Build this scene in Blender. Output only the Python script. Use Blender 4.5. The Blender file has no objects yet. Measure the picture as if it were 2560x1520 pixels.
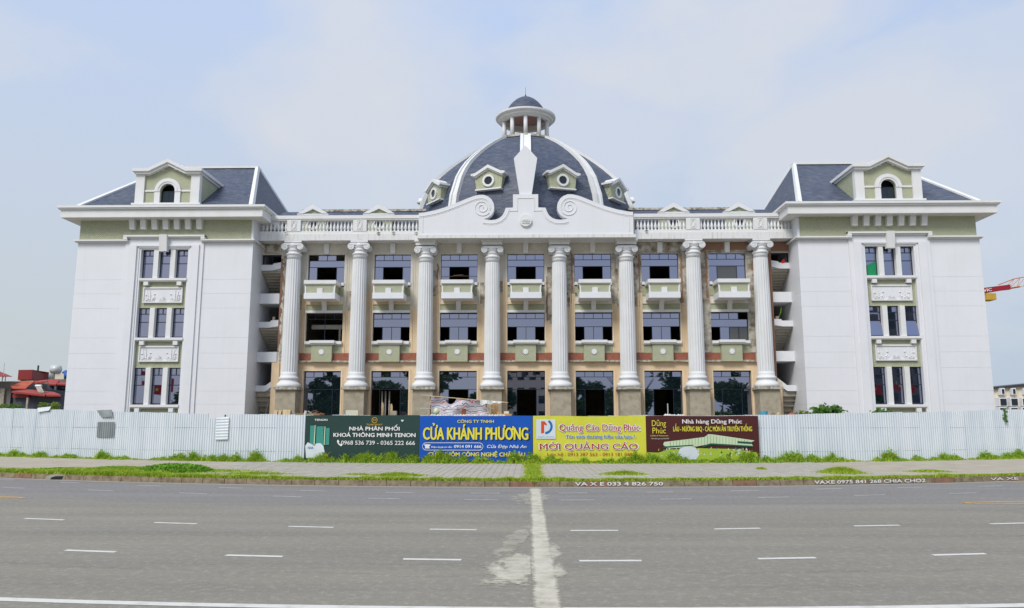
import bpy, math, random
import numpy as np
from mathutils import Vector, Matrix
random.seed(7); RNG = np.random.default_rng(7)
R = math.radians
S = bpy.context.scene
COL = S.collection

# ---------------------------------------------------------------- camera, sky, sun, exposure
cam_d = bpy.data.cameras.new('camera'); cam = bpy.data.objects.new('camera', cam_d); COL.objects.link(cam)
cam.location = (0, 0, 2.2)
cam.rotation_euler = (R(90) + math.atan(295 / 1930), 0, R(1.15))
cam_d.sensor_width = 36; cam_d.lens = 1930 / 2560 * 36
cam_d.clip_end = 4000; cam_d.clip_start = .1
S.camera = cam
S.view_settings.view_transform = 'Standard'; S.view_settings.look = 'None'
S.view_settings.gamma = 1; S.view_settings.use_curve_mapping = False
S.view_settings.exposure = 0.12
S.cycles.max_bounces = 6

SUN_EL, SUN_AZ = 48, 212            # azimuth clockwise from +Y: behind the camera, to its left
def lin(c):
    return tuple(((v / 255) / 12.92 if v / 255 <= .04045 else ((v / 255 + .055) / 1.055) ** 2.4) for v in c)
W = bpy.data.worlds.new('World'); S.world = W; W.use_nodes = True
nt = W.node_tree; N = nt.nodes; L = nt.links; N.clear()
out = N.new('ShaderNodeOutputWorld')
sky = N.new('ShaderNodeTexSky'); sky.sky_type = 'NISHITA'; sky.sun_disc = False
sky.sun_elevation = R(SUN_EL); sky.sun_rotation = R(SUN_AZ); sky.air_density = 1.2; sky.dust_density = 3.0
bg1 = N.new('ShaderNodeBackground'); bg1.inputs[1].default_value = .12; L.new(sky.outputs[0], bg1.inputs[0])
tc = N.new('ShaderNodeTexCoord'); sep = N.new('ShaderNodeSeparateXYZ'); L.new(tc.outputs['Generated'], sep.inputs[0])
def math_node(tree, op, a, b=None, clamp=False):
    n = tree.nodes.new('ShaderNodeMath'); n.operation = op; n.use_clamp = clamp
    for i, v in enumerate((a, b)):
        if v is None: continue
        if isinstance(v, (int, float)): n.inputs[i].default_value = v
        else: tree.links.new(v, n.inputs[i])
    return n.outputs[0]
def mixc(tree, f, a, b):
    n = tree.nodes.new('ShaderNodeMix'); n.data_type = 'RGBA'
    for s, v in ((n.inputs[0], f), (n.inputs[6], a), (n.inputs[7], b)):
        if isinstance(v, (int, float)): s.default_value = v
        elif isinstance(v, tuple): s.default_value = (*v[:3], 1)
        else: tree.links.new(v, s)
    return n.outputs[2]
def ramp(tree, f, stops, interp='LINEAR'):
    n = tree.nodes.new('ShaderNodeValToRGB'); n.color_ramp.interpolation = interp
    els = n.color_ramp.elements
    while len(els) < len(stops): els.new(.5)
    for e, (p, c) in zip(els, stops): e.position = p; e.color = (*c, 1) if len(c) == 3 else c
    tree.links.new(f, n.inputs[0]); return n.outputs[0]
# thin overcast: pale horizon, lavender blue above, soft cumulus bulges; clearer blue towards +X
grad = ramp(nt, sep.outputs[2], [(0, lin((190, 199, 201))), (.10, lin((192, 201, 207))), (.26, lin((195, 206, 222))), (.48, lin((188, 206, 236))), (1, lin((178, 200, 236)))])
side = math_node(nt, 'MULTIPLY', math_node(nt, 'ADD', sep.outputs[0], .1), 1.1, True)
blue = mixc(nt, side, grad, mixc(nt, .5, grad, lin((164, 190, 228))))
mp = N.new('ShaderNodeMapping'); mp.inputs['Scale'].default_value = (1.0, 1.0, 1.7); mp.inputs['Location'].default_value = (3.1, .4, 1.15)
L.new(tc.outputs['Generated'], mp.inputs[0])
ns = N.new('ShaderNodeTexNoise'); ns.inputs['Scale'].default_value = 2.5; ns.inputs['Detail'].default_value = 7; ns.inputs['Roughness'].default_value = .48
L.new(mp.outputs[0], ns.inputs[0])
cl = ramp(nt, ns.outputs[0], [(.46, (0, 0, 0)), (.54, (.5, .5, .5)), (.63, (1, 1, 1))], 'EASE')
cloudc = mixc(nt, sep.outputs[2], lin((208, 212, 218)), lin((221, 223, 231)))
ns2 = N.new('ShaderNodeTexNoise'); ns2.inputs['Scale'].default_value = 5.5; ns2.inputs['Detail'].default_value = 6
L.new(mp.outputs[0], ns2.inputs[0])
soft = math_node(nt, 'MULTIPLY', cl, math_node(nt, 'ADD', math_node(nt, 'MULTIPLY', ns2.outputs[0], .7), .45))
def cloud_bank(px, py, w_, h_, amt):
    P_ = math.atan(295 / 1930); dx_ = (px - 1280) / 1930; dy_ = -(py - 760) / 1930; v_ = Vector((dx_, math.cos(P_) - dy_ * math.sin(P_), math.sin(P_) + dy_ * math.cos(P_))).normalized()
    m_ = N.new('ShaderNodeMapping'); m_.vector_type = 'POINT'; m_.inputs['Location'].default_value = (-v_.x / w_, -v_.y / w_, -v_.z / h_); m_.inputs['Scale'].default_value = (1 / w_, 1 / w_, 1 / h_)
    L.new(tc.outputs['Generated'], m_.inputs[0]); ln = N.new('ShaderNodeVectorMath'); ln.operation = 'LENGTH'; L.new(m_.outputs[0], ln.inputs[0])
    d_ = math_node(nt, 'ADD', ln.outputs['Value'], math_node(nt, 'MULTIPLY', math_node(nt, 'SUBTRACT', ns2.outputs[0], .5), 1.5))
    return math_node(nt, 'MULTIPLY', ramp(nt, d_, [(.35, (1, 1, 1)), (.75, (.55, .55, .55)), (1, (0, 0, 0))], 'EASE'), amt)
banks = [cloud_bank(2130, 330, .26, .12, .8), cloud_bank(2330, 480, .3, .12, .6), cloud_bank(930, 300, .16, .14, .55), cloud_bank(1480, 330, .18, .1, .5)]
for q_ in banks: soft = math_node(nt, 'MAXIMUM', soft, q_)
full = mixc(nt, soft, blue, cloudc)
bg2 = N.new('ShaderNodeBackground'); L.new(full, bg2.inputs[0]); bg2.inputs[1].default_value = 1.0
mx = N.new('ShaderNodeMixShader'); mx.inputs[0].default_value = .93
L.new(bg1.outputs[0], mx.inputs[1]); L.new(bg2.outputs[0], mx.inputs[2]); L.new(mx.outputs[0], out.inputs[0])

sd = bpy.data.lights.new('sun', 'SUN'); sd.energy = 2.7; sd.angle = R(24); sd.color = (1, .955, .89)
sun = bpy.data.objects.new('sun', sd); COL.objects.link(sun); sun.location = (-60, -90, 120)
a = R(SUN_AZ); dirv = Vector((math.sin(a) * math.cos(R(SUN_EL)), math.cos(a) * math.cos(R(SUN_EL)), math.sin(R(SUN_EL))))
sun.rotation_euler = dirv.to_track_quat('Z', 'Y').to_euler()

# ---------------------------------------------------------------- materials
def base(name, rough=.7, spec=.3):
    m = bpy.data.materials.new(name); m.use_nodes = True
    p = m.node_tree.nodes['Principled BSDF']; p.inputs['Roughness'].default_value = rough
    p.inputs['Specular IOR Level'].default_value = spec
    return m, m.node_tree, p
def coords(t, scale=(1, 1, 1), planar=False):
    c = t.nodes.new('ShaderNodeTexCoord')
    v = c.outputs['Object']
    if planar:
        s = t.nodes.new('ShaderNodeSeparateXYZ'); t.links.new(v, s.inputs[0])
        k = t.nodes.new('ShaderNodeCombineXYZ'); t.links.new(math_node(t, 'ADD', s.outputs[0], s.outputs[1]), k.inputs[0]); t.links.new(s.outputs[2], k.inputs[1])
        v = k.outputs[0]
    mpn = t.nodes.new('ShaderNodeMapping'); mpn.inputs['Scale'].default_value = scale; t.links.new(v, mpn.inputs[0])
    return mpn.outputs[0]
def noise(t, v, scale, detail=5, rough=.55):
    n = t.nodes.new('ShaderNodeTexNoise'); n.inputs['Scale'].default_value = scale
    n.inputs['Detail'].default_value = detail; n.inputs['Roughness'].default_value = rough
    t.links.new(v, n.inputs[0]); return n.outputs[0]
def bump(t, p, h, strength=.2, dist=.02):
    b = t.nodes.new('ShaderNodeBump'); b.inputs['Strength'].default_value = strength; b.inputs['Distance'].default_value = dist
    t.links.new(h, b.inputs['Height']); t.links.new(b.outputs[0], p.inputs['Normal'])
def plain(name, rgb, rough=.7, var=.05, scale=1.5, bmp=0, rgb2=None, spec=.3, stretch=(1, 1, 1), metal=0, lo=.4, hi=.7):
    m, t, p = base(name, rough, spec); p.inputs['Metallic'].default_value = metal
    v = coords(t, stretch); c = lin(rgb)
    c2 = lin(rgb2) if rgb2 else tuple(x * (1 - var * 2.2) for x in c)
    n = noise(t, v, scale, 8, .6)
    col = ramp(t, n, [(lo, c), (hi, c2)])
    n2 = noise(t, v, scale * 9, 4)
    col = mixc(t, math_node(t, 'MULTIPLY', n2, var), col, (0.02, .02, .02))
    t.links.new(col, p.inputs['Base Color'])
    if bmp: bump(t, p, noise(t, v, scale * 14, 4), bmp)
    return m
M = {}
M['white'] = plain('white_paint', (222, 224, 228), .6, .02, .5, .03, (217, 219, 222), lo=.35, hi=.75)
def streak(mat, amt, dark=(188, 190, 188)):
    t = mat.node_tree; p = t.nodes['Principled BSDF']; src = p.inputs['Base Color'].links[0].from_socket
    f = ramp(t, noise(t, coords(t, (2.2, 2.2, .16)), 1.3, 6, .65), [(.5, (0, 0, 0)), (.75, (amt, amt, amt))])
    t.links.new(mixc(t, f, src, lin(dark)), p.inputs['Base Color'])
streak(M['white'], .12)
M['trim'] = plain('white_trim', (221, 222, 222), .6, .03, .9, .04, (212, 212, 208), lo=.45, hi=.8)
M['column'] = plain('column_paint', (218, 220, 222), .65, .03, .8, .04, (209, 211, 211))
M['cream'] = plain('cream_plaster', (220, 214, 202), .85, .07, .8, .12, (203, 197, 183))
M['tan'] = plain('tan_stone', (230, 208, 176), .6, .05, .9, .05, (220, 194, 158))
M['render'] = plain('grey_render', (176, 168, 150), .95, .16, 2.2, .6, (152, 143, 123))
M['dirty'] = plain('weathered_plaster', (208, 203, 190), .95, .2, 1.6, .5, (128, 114, 92), lo=.40, hi=.64)
M['granite'] = plain('red_granite', (172, 108, 86), .55, .3, 9, .1, (142, 82, 66))
M['frame'] = plain('window_frame', (34, 44, 62), .4, .03, 3)
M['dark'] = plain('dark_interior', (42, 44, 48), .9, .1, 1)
M['inter'] = plain('concrete_interior', (158, 154, 144), .9, .12, 1.2, .1, (136, 131, 121))
M['inter_light'] = plain('pale_interior', (196, 192, 182), .9, .06, 1.2)
M['concrete'] = plain('concrete', (172, 166, 154), .9, .15, 2.5, .3, (132, 124, 108))
M['ledge'] = plain('dirty_ledge', (206, 202, 190), .9, .25, 4, .3, (134, 124, 104), lo=.4, hi=.62)
M['lead'] = plain('dark_metal', (60, 62, 66), .5, .1, 2)
M['ceiling'] = plain('bounce_tinted_ceiling', (176, 142, 138), .9, .05, 2)  # pinkish tint of bounced light is put into the ceiling colour
M['soffit'] = plain('stair_soffit', (176, 170, 158), .9, .08, 1.5, .1, (160, 154, 141))
M['drip'] = plain('streaked_paint', (219, 220, 220), .7, .05, 1.3, .05, (186, 181, 168), stretch=(5, 5, .5), lo=.5, hi=.78)
M['wood'] = plain('timber', (196, 160, 112), .7, .12, 3, .1, (166, 124, 80), stretch=(4, 4, .6))
M['ply'] = plain('plywood', (206, 184, 148), .7, .08, 2, 0, (190, 164, 126), stretch=(3, 3, .7))
M['fibre'] = plain('cream_board', (214, 212, 190), .7, .04, 2)
M['dirt'] = plain('site_ground', (150, 136, 112), .95, .2, .6, .4, (116, 102, 80))
M['sheet_metal'] = plain('galvanised_sheet', (214, 221, 226), .42, .06, .6, 0, (196, 206, 213), spec=.5, stretch=(3, 3, .5))
M['sheet_dark'] = plain('weathered_sheet', (140, 148, 150), .5, .12, .9, 0, (112, 120, 122), spec=.5, stretch=(3, 3, .5))
M['rust'] = plain('rust_stain', (186, 168, 138), .6, .2, 4, 0, (196, 206, 210))
M['white_line'] = plain('road_paint_white', (214, 213, 206), .75, .16, 3, .1, (178, 176, 168), lo=.5, hi=.8)
M['worn_line'] = plain('road_paint_worn', (190, 188, 182), .8, .2, 5, .1, (158, 156, 153), lo=.4, hi=.7)
M['yellow_line'] = plain('road_paint_yellow', (216, 170, 84), .75, .15, 3, 0, (186, 152, 100))
M['slurry'] = plain('cement_slurry', (200, 196, 180), .9, .1, 1.4, .15, (180, 175, 160), lo=.35, hi=.7)
M['slurry_thin'] = plain('cement_stain', (172, 168, 158), .9, .12, 1.2, .1, (160, 155, 144))
M['bluetank'] = plain('blue_tank', (40, 98, 170), .4, .05, 2)
M['steel'] = plain('stainless', (200, 204, 204), .3, .05, 2, spec=.6)
M['redsheet'] = plain('red_cladding', (136, 48, 46), .55, .08, .5, 0, (132, 44, 46), stretch=(5, 5, .3))
M['tile_roof'] = plain('terracotta_roof', (186, 92, 60), .7, .14, 1.2, .2, (160, 70, 50))
M['redroof'] = plain('red_roof', (160, 64, 56), .6, .1, .8, .1, (158, 58, 52), stretch=(6, 1, 1))
M['greywall'] = plain('grey_wall', (122, 120, 116), .9, .15, .5, .1, (98, 98, 98))
M['darkwall'] = plain('dark_bluish_wall', (78, 82, 94), .9, .12, .5)  # dark blue-grey wall colour with random mottling
M['beigewall'] = plain('beige_wall', (218, 208, 188), .85, .05, .5)
M['crane'] = plain('crane_paint', (206, 130, 84), .6, .1, 1)
M['crane_yellow'] = plain('counterweight', (196, 160, 64), .7, .1, 1)
M['sign_red'] = plain('sign_red', (150, 36, 48), .6, .04, 1)
M['rubble'] = plain('brick_rubble', (190, 122, 96), .95, .2, 6, .5, (150, 90, 70))
M['sand'] = plain('sand', (186, 168, 134), .95, .1, 5, .3)
M['bag'] = plain('white_sack', (214, 214, 208), .8, .1, 4, .2)
M['bucket'] = plain('blue_bucket', (84, 164, 190), .5, .05, 3)
M['orange'] = plain('rusty_orange', (160, 92, 58), .7, .2, 6)
M['red'] = plain('red_cloth', (186, 32, 40), .8, .05, 2)
M['yellow'] = plain('yellow_star', (228, 196, 50), .8, .03, 2)
M['bark'] = plain('bark', (92, 78, 62), .9, .2, 5, .4)

def brick_mat(name, c1, c2, mort, w, h, msize, rough=.7, b=.4, planar=True, var=.25):
    m, t, p = base(name, rough)
    v = coords(t, (1, 1, 1), planar)
    n = t.nodes.new('ShaderNodeTexBrick'); t.links.new(v, n.inputs[0])
    n.inputs['Color1'].default_value = (*lin(c1), 1); n.inputs['Color2'].default_value = (*lin(c2), 1); n.inputs['Mortar'].default_value = (*lin(mort), 1)
    n.inputs['Scale'].default_value = 1; n.inputs['Brick Width'].default_value = w; n.inputs['Row Height'].default_value = h; n.inputs['Mortar Size'].default_value = msize
    n.inputs['Mortar Smooth'].default_value = .3
    f = noise(t, coords(t), .9, 6)
    col = mixc(t, math_node(t, 'MULTIPLY', f, var), n.outputs['Color'], lin(mort))
    t.links.new(col, p.inputs['Base Color'])
    bump(t, p, math_node(t, 'SUBTRACT', 1.0, n.outputs['Fac']), b, .01)
    return m
M['green'] = brick_mat('green_mosaic', (198, 200, 174), (180, 184, 157), (134, 139, 110), .15, .075, .014, .55, .3, True, .15)
M['brick'] = brick_mat('exposed_brick', (150, 82, 62), (128, 66, 50), (158, 138, 118), .22, .075, .014, .9, .8, True, .55)
def slate_mat():
    m, t, p = base('slate', .55, .35)
    v = coords(t, (1, 1, 1), True)
    n = t.nodes.new('ShaderNodeTexBrick'); t.links.new(v, n.inputs[0])
    n.inputs['Color1'].default_value = (*lin((60, 70, 88)), 1); n.inputs['Color2'].default_value = (*lin((90, 97, 111)), 1); n.inputs['Mortar'].default_value = (*lin((38, 44, 58)), 1)
    n.inputs['Scale'].default_value = 1; n.inputs['Brick Width'].default_value = .3; n.inputs['Row Height'].default_value = .13; n.inputs['Mortar Size'].default_value = .012; n.inputs['Mortar Smooth'].default_value = .5
    n.inputs['Bias'].default_value = -.2
    f = noise(t, coords(t, (1.2, 1.2, 9)), 1.6, 6, .7)
    col = mixc(t, ramp(t, f, [(.46, (0, 0, 0)), (.7, (.7, .7, .7))]), n.outputs['Color'], lin((116, 120, 130)))
    g = noise(t, coords(t), .5, 3)
    col = mixc(t, ramp(t, g, [(.35, (0, 0, 0)), (.7, (.35, .35, .35))]), col, lin((54, 66, 94)))
    t.links.new(col, p.inputs['Base Color']); bump(t, p, n.outputs['Fac'], -.5, .01)
    return m
M['slate'] = slate_mat()
def glass_mat(name, tint, refl, body=(12, 18, 30), fk=.6):
    m, t, p = base(name, .3); t.nodes.remove(p)
    d = t.nodes.new('ShaderNodeBsdfDiffuse'); d.inputs[0].default_value = (*lin(body), 1)
    g = t.nodes.new('ShaderNodeBsdfGlossy'); g.inputs['Roughness'].default_value = .015; g.inputs[0].default_value = (*tint, 1)
    fr = t.nodes.new('ShaderNodeLayerWeight'); fr.inputs[0].default_value = .35
    f = math_node(t, 'ADD', math_node(t, 'MULTIPLY', fr.outputs['Fresnel'], fk), refl, True)
    mm = t.nodes.new('ShaderNodeMixShader'); t.links.new(f, mm.inputs[0]); t.links.new(d.outputs[0], mm.inputs[1]); t.links.new(g.outputs[0], mm.inputs[2])
    t.links.new(mm.outputs[0], t.nodes['Material Output'].inputs[0]); return m
M['glass'] = glass_mat('coated_glass', (.72, .74, .98), .41, (18, 30, 40))
M['glass_dark'] = glass_mat('dim_glass', (.75, .85, .9), .05, (26, 34, 40), .12)
M['glass_clear'] = glass_mat('dusty_glass', (.8, .82, .84), .06, (74, 74, 74))

def asphalt():
    m, t, p = base('asphalt', .88, .25)
    v = coords(t)
    s = t.nodes.new('ShaderNodeSeparateXYZ'); t.links.new(v, s.inputs[0])
    # far carriageway is a newer, bluer course than the near one; the seam follows the bend of the street
    wob = noise(t, coords(t, (.5, 1, 1)), .8, 4)
    xx = math_node(t, 'MULTIPLY', math_node(t, 'MULTIPLY', s.outputs[0], s.outputs[0]), -.0105)
    yy = math_node(t, 'ADD', math_node(t, 'ADD', s.outputs[1], xx), math_node(t, 'MULTIPLY', math_node(t, 'SUBTRACT', wob, .5), 1.6))
    f = ramp(t, math_node(t, 'MULTIPLY', math_node(t, 'SUBTRACT', yy, 18.9), .3, True), [(0, (0, 0, 0)), (1, (1, 1, 1))])
    near = ramp(t, noise(t, coords(t, (.35, 1, 1)), .5, 7, .6), [(.3, lin((142, 137, 124))), (.7, lin((131, 127, 116)))])
    far = ramp(t, noise(t, coords(t, (.3, 1, 1)), .7, 6), [(.3, lin((133, 130, 128))), (.7, lin((124, 122, 122)))])
    col = mixc(t, f, near, far)
    dust = math_node(t, 'MULTIPLY', math_node(t, 'SUBTRACT', 1.0, math_node(t, 'MULTIPLY', math_node(t, 'ABSOLUTE', math_node(t, 'SUBTRACT', yy, 20.3)), 1.1, True)), .35)
    col = mixc(t, dust, col, lin((158, 153, 142)))
    # a lengthwise paving joint and a few dark tyre scuffs
    j = math_node(t, 'MULTIPLY', math_node(t, 'SUBTRACT', 1.0, math_node(t, 'MULTIPLY', math_node(t, 'ABSOLUTE', math_node(t, 'SUBTRACT', yy, 11.75)), 9.0, True)), .28)
    col = mixc(t, j, col, lin((92, 90, 86)))
    sc = ramp(t, noise(t, coords(t, (.9, 5.5, 1)), .75, 3, .5), [(.68, (0, 0, 0)), (.76, (.4, .4, .4))])
    col = mixc(t, sc, col, lin((92, 92, 92)))
    band = ramp(t, noise(t, coords(t, (.05, 1.1, 1)), .9, 4, .6), [(.35, (0, 0, 0)), (.7, (.6, .6, .6))])
    col = mixc(t, band, col, lin((112, 109, 103)))
    g = noise(t, v, 26, 3, .75); g2 = noise(t, v, 7, 6, .8)
    col = mixc(t, ramp(t, g, [(.36, (.5, .5, .5)), (.46, (0, 0, 0))]), col, lin((100, 98, 92)))
    col = mixc(t, ramp(t, g2, [(.5, (0, 0, 0)), (.7, (.6, .6, .6))]), col, lin((168, 164, 152)))
    t.links.new(col, p.inputs['Base Color']); bump(t, p, g, .35, .01)
    return m
M['asphalt'] = asphalt()
M['pave'] = plain('paving', (180, 171, 154), .9, .14, 1.1, .2, (160, 151, 134), lo=.35, hi=.7)
M['slab'] = plain('paving_slab', (180, 174, 162), .9, .14, 2.5, .2, (160, 155, 143), lo=.35, hi=.7)
M['kerb'] = plain('kerb_concrete', (150, 136, 113), .95, .2, 5, .4, (112, 99, 78), lo=.4, hi=.65)
M['kerb_red'] = plain('kerb_faded_red', (152, 116, 96), .95, .25, 5, .4, (116, 94, 76))
def leafmat(name, c1, c2, rough=.6):
    m, t, p = base(name, rough, .25)
    o = t.nodes.new('ShaderNodeNewGeometry'); v = noise(t, coords(t), 2.2, 4)
    r = math_node(t, 'ADD', math_node(t, 'MULTIPLY', o.outputs['Random Per Island'], .55), math_node(t, 'MULTIPLY', v, .45))
    t.links.new(ramp(t, r, [(.15, lin(c1)), (.8, lin(c2))]), p.inputs['Base Color'])
    p.inputs['Subsurface Weight'].default_value = 0
    tr = t.nodes.new('ShaderNodeBsdfTranslucent'); t.links.new(ramp(t, r, [(.15, lin(c1)), (.8, lin(c2))]), tr.inputs[0])
    mm = t.nodes.new('ShaderNodeMixShader'); mm.inputs[0].default_value = .3
    t.links.new(p.outputs[0], mm.inputs[1]); t.links.new(tr.outputs[0], mm.inputs[2]); t.links.new(mm.outputs[0], t.nodes['Material Output'].inputs[0])
    return m
M['grass'] = leafmat('grass_blade', (112, 150, 30), (190, 206, 70))
M['weed'] = leafmat('weed_leaf', (80, 134, 34), (150, 196, 62))
M['leaf'] = leafmat('bush_leaf', (46, 84, 36), (106, 150, 62))
M['leaf_tree'] = leafmat('tree_leaf', (34, 56, 26), (78, 104, 46))
M['leaf_yellow'] = leafmat('tree_leaf_light', (70, 100, 30), (140, 158, 56))

def flat(name, rgb, var=.04): M[name] = plain(name, rgb, .55, var, 1.5, 0, None)
for nm, c in (('b_green', (36, 62, 58)), ('b_blue', (10, 82, 176)), ('b_yellow', (206, 206, 66)), ('b_brown', (76, 34, 32)), ('ink_white', (226, 226, 224)), ('ink_yellow', (222, 212, 72)), ('ink_gold', (192, 158, 44)), ('ink_red', (168, 58, 52)), ('ink_blue', (16, 110, 176)), ('ink_black', (20, 30, 40)), ('ink_orange', (204, 78, 36)), ('ink_teal', (60, 140, 130)), ('ink_lime', (160, 184, 60)), ('ink_palegreen', (196, 214, 176)), ('ink_dkgreen', (40, 84, 72)), ('ink_pale', (208, 216, 222))): flat(nm, c)
# ---------------------------------------------------------------- mesh building
class MB:
    def __init__(s, mat=None): s.v = []; s.f = []; s.T = mat
    def add(s, vs, fs):
        o = len(s.v)
        if s.T is not None: vs = [tuple(s.T @ Vector(p)) for p in vs]
        s.v += [tuple(p) for p in vs]; s.f += [tuple(i + o for i in f) for f in fs]; return s
    def quad(s, a, b, c, d): return s.add([a, b, c, d], [(0, 1, 2, 3)])
    def box(s, x0, x1, y0, y1, z0, z1):
        if x0 > x1: x0, x1 = x1, x0
        if y0 > y1: y0, y1 = y1, y0
        return s.add([(x0, y0, z0), (x1, y0, z0), (x1, y1, z0), (x0, y1, z0), (x0, y0, z1), (x1, y0, z1), (x1, y1, z1), (x0, y1, z1)],
                     [(3, 2, 1, 0), (4, 5, 6, 7), (0, 1, 5, 4), (1, 2, 6, 5), (2, 3, 7, 6), (3, 0, 4, 7)])
    def prism(s, pts, y0, y1):          # outline in X,Z pushed through Y
        n = len(pts)
        return s.add([(x, y0, z) for x, z in pts] + [(x, y1, z) for x, z in pts],
                     [tuple(range(n)), tuple(range(2 * n - 1, n - 1, -1))] + [(i, i + n, (i + 1) % n + n, (i + 1) % n) for i in range(n)])
    def prism_x(s, pts, x0, x1):        # outline in Y,Z pushed through X
        n = len(pts)
        return s.add([(x0, y, z) for y, z in pts] + [(x1, y, z) for y, z in pts],
                     [tuple(range(n)), tuple(range(2 * n - 1, n - 1, -1))] + [(i, i + n, (i + 1) % n + n, (i + 1) % n) for i in range(n)])
    def band(s, outer, inner, y0, y1):  # closed-ended strip between two polylines in X,Z
        n = len(outer); vs = [(x, y0, z) for x, z in outer] + [(x, y0, z) for x, z in inner] + [(x, y1, z) for x, z in outer] + [(x, y1, z) for x, z in inner]
        fs = []
        for i in range(n - 1):
            fs += [(i, i + 1, n + i + 1, n + i), (i, 2 * n + i, 2 * n + i + 1, i + 1), (n + i, n + i + 1, 3 * n + i + 1, 3 * n + i)]
        fs += [(0, n, 3 * n, 2 * n), (n - 1, 3 * n - 1, 4 * n - 1, 2 * n - 1)]
        return s.add(vs, fs)
    def lathe(s, cx, cy, prof, seg=24, a0=0, a1=2 * math.pi, rmod=None):
        full = abs(a1 - a0 - 2 * math.pi) < 1e-6; k = seg if full else seg + 1
        vs = []
        for r, z in prof:
            for j in range(k):
                t = a0 + (a1 - a0) * j / seg; rr = r if rmod is None else rmod(r, z, j)
                vs.append((cx + rr * math.sin(t), cy - rr * math.cos(t), z))
        fs = []
        for i in range(len(prof) - 1):
            for j in range(seg):
                j2 = (j + 1) % k; fs.append((i * k + j, i * k + j2, (i + 1) * k + j2, (i + 1) * k + j))
        if full:
            if prof[0][0] > 1e-4: fs.append(tuple(range(k - 1, -1, -1)))
            if prof[-1][0] > 1e-4: fs.append(tuple((len(prof) - 1) * k + j for j in range(k)))
        return s.add(vs, fs)
    def tube(s, path, r, seg=6, r1=None):
        path = [Vector(p) for p in path]; n = len(path); vs = []
        for i, p in enumerate(path):
            d = (path[min(i + 1, n - 1)] - path[max(i - 1, 0)]).normalized()
            u = d.cross(Vector((0, 0, 1))) if abs(d.z) < .95 else d.cross(Vector((1, 0, 0)))
            u.normalize(); w = d.cross(u); rr = r + ((r1 if r1 is not None else r) - r) * i / max(n - 1, 1)
            vs += [tuple(p + u * rr * math.cos(2 * math.pi * j / seg) + w * rr * math.sin(2 * math.pi * j / seg)) for j in range(seg)]
        fs = [(i * seg + j, i * seg + (j + 1) % seg, (i + 1) * seg + (j + 1) % seg, (i + 1) * seg + j) for i in range(n - 1) for j in range(seg)]
        fs += [tuple(range(seg - 1, -1, -1)), tuple((n - 1) * seg + j for j in range(seg))]
        return s.add(vs, fs)
    def build(s, name, mat, parent=None, smooth=False):
        o = org(parent); me = bpy.data.meshes.new(name)
        me.from_pydata([(p[0] - o[0], p[1] - o[1], p[2] - o[2]) for p in s.v], [], s.f)
        me.materials.append(mat if not isinstance(mat, str) else M[mat])
        if smooth: me.polygons.foreach_set('use_smooth', [True] * len(me.polygons))
        ob = bpy.data.objects.new(name, me); COL.objects.link(ob)
        if parent is not None: ob.parent = parent
        return ob
ORG = {}
def org(p):
    while p is not None:
        if p.name in ORG: return ORG[p.name]
        p = p.parent
    return (0, 0, 0)
def thing(name, label, cat, loc=(0, 0, 0), group=None):
    o = bpy.data.objects.new(name, None); COL.objects.link(o); o.location = loc; ORG[o.name] = loc
    o.empty_display_size = .3
    o['label'] = label; o['category'] = cat
    if group: o['group'] = group
    return o
def tag(o, label, cat, group=None):
    o['label'] = label; o['category'] = cat
    if group: o['group'] = group
    return o
def struct(o): o['kind'] = 'structure'; return o
def stuff(o, label=None, cat=None):
    o['kind'] = 'stuff'
    if label: o['label'] = label
    if cat: o['category'] = cat
    return o
KIDS = {}
def dup(o, parent, off=(0, 0, 0), kids=()):      # copy of a part (shared mesh) and of its sub-parts
    c = o.copy(); COL.objects.link(c); c.parent = parent; c.location = Vector(o.location) + Vector(off)
    for k in kids:
        d = k.copy(); COL.objects.link(d); d.parent = c
    return c
def at(mb, s, u=0, **k): pass

FW = {}
HORN = {'Ơ': 'O', 'ơ': 'o', 'Ờ': 'Ò', 'ờ': 'ò', 'Ớ': 'Ó', 'ớ': 'ó', 'Ở': 'Ỏ', 'ở': 'ỏ', 'Ợ': 'Ọ', 'ợ': 'ọ'}
def raw_text(body, cap, shear=0., spacing=1.):
    c = bpy.data.curves.new('lettering', 'FONT'); c.body = body; c.size = cap / .727; c.align_x = 'LEFT'
    c.shear = shear; c.space_character = spacing; c.resolution_u = 3
    ob = bpy.data.objects.new('t', c); COL.objects.link(ob)
    bpy.context.view_layer.update()
    dg = bpy.context.evaluated_depsgraph_get(); me = bpy.data.meshes.new_from_object(ob.evaluated_get(dg), depsgraph=dg)
    bpy.data.objects.remove(ob); bpy.data.curves.remove(c)
    a = np.empty(len(me.vertices) * 3); me.vertices.foreach_get('co', a); a = a.reshape(-1, 3); a[:, 2] = 0
    fs = [tuple(p.vertices) for p in me.polygons]; bpy.data.meshes.remove(me); return a, fs
def text_mesh(body, cap, width=None, shear=0., spacing=1.):
    sub = ''.join(HORN.get(ch, ch) for ch in body); a, fs = raw_text(sub, cap, shear, spacing)
    x0, x1 = a[:, 0].min(), a[:, 0].max()
    for i, ch in enumerate(body):          # horned O: plain letter plus its horn
        if ch in HORN:
            up = ch.isupper(); xr = raw_text(sub[:i] + ('O' if up else 'o'), cap, shear, spacing)[0][:, 0].max(); h = 1. if up else .76
            q = np.array([(xr - .14 * cap, .80 * h * cap, 0), (xr - .02 * cap, .74 * h * cap, 0), (xr + .11 * cap, .86 * h * cap, 0), (xr + .10 * cap, 1.04 * h * cap, 0), (xr + .0 * cap, 1.04 * h * cap, 0), (xr + .0 * cap, .92 * h * cap, 0)])
            fs.append(tuple(range(len(a), len(a) + 6))); a = np.vstack([a, q])
    a[:, 0] -= (x0 + x1) / 2
    if width: a[:, 0] *= width / (x1 - x0)
    return a, fs
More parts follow.
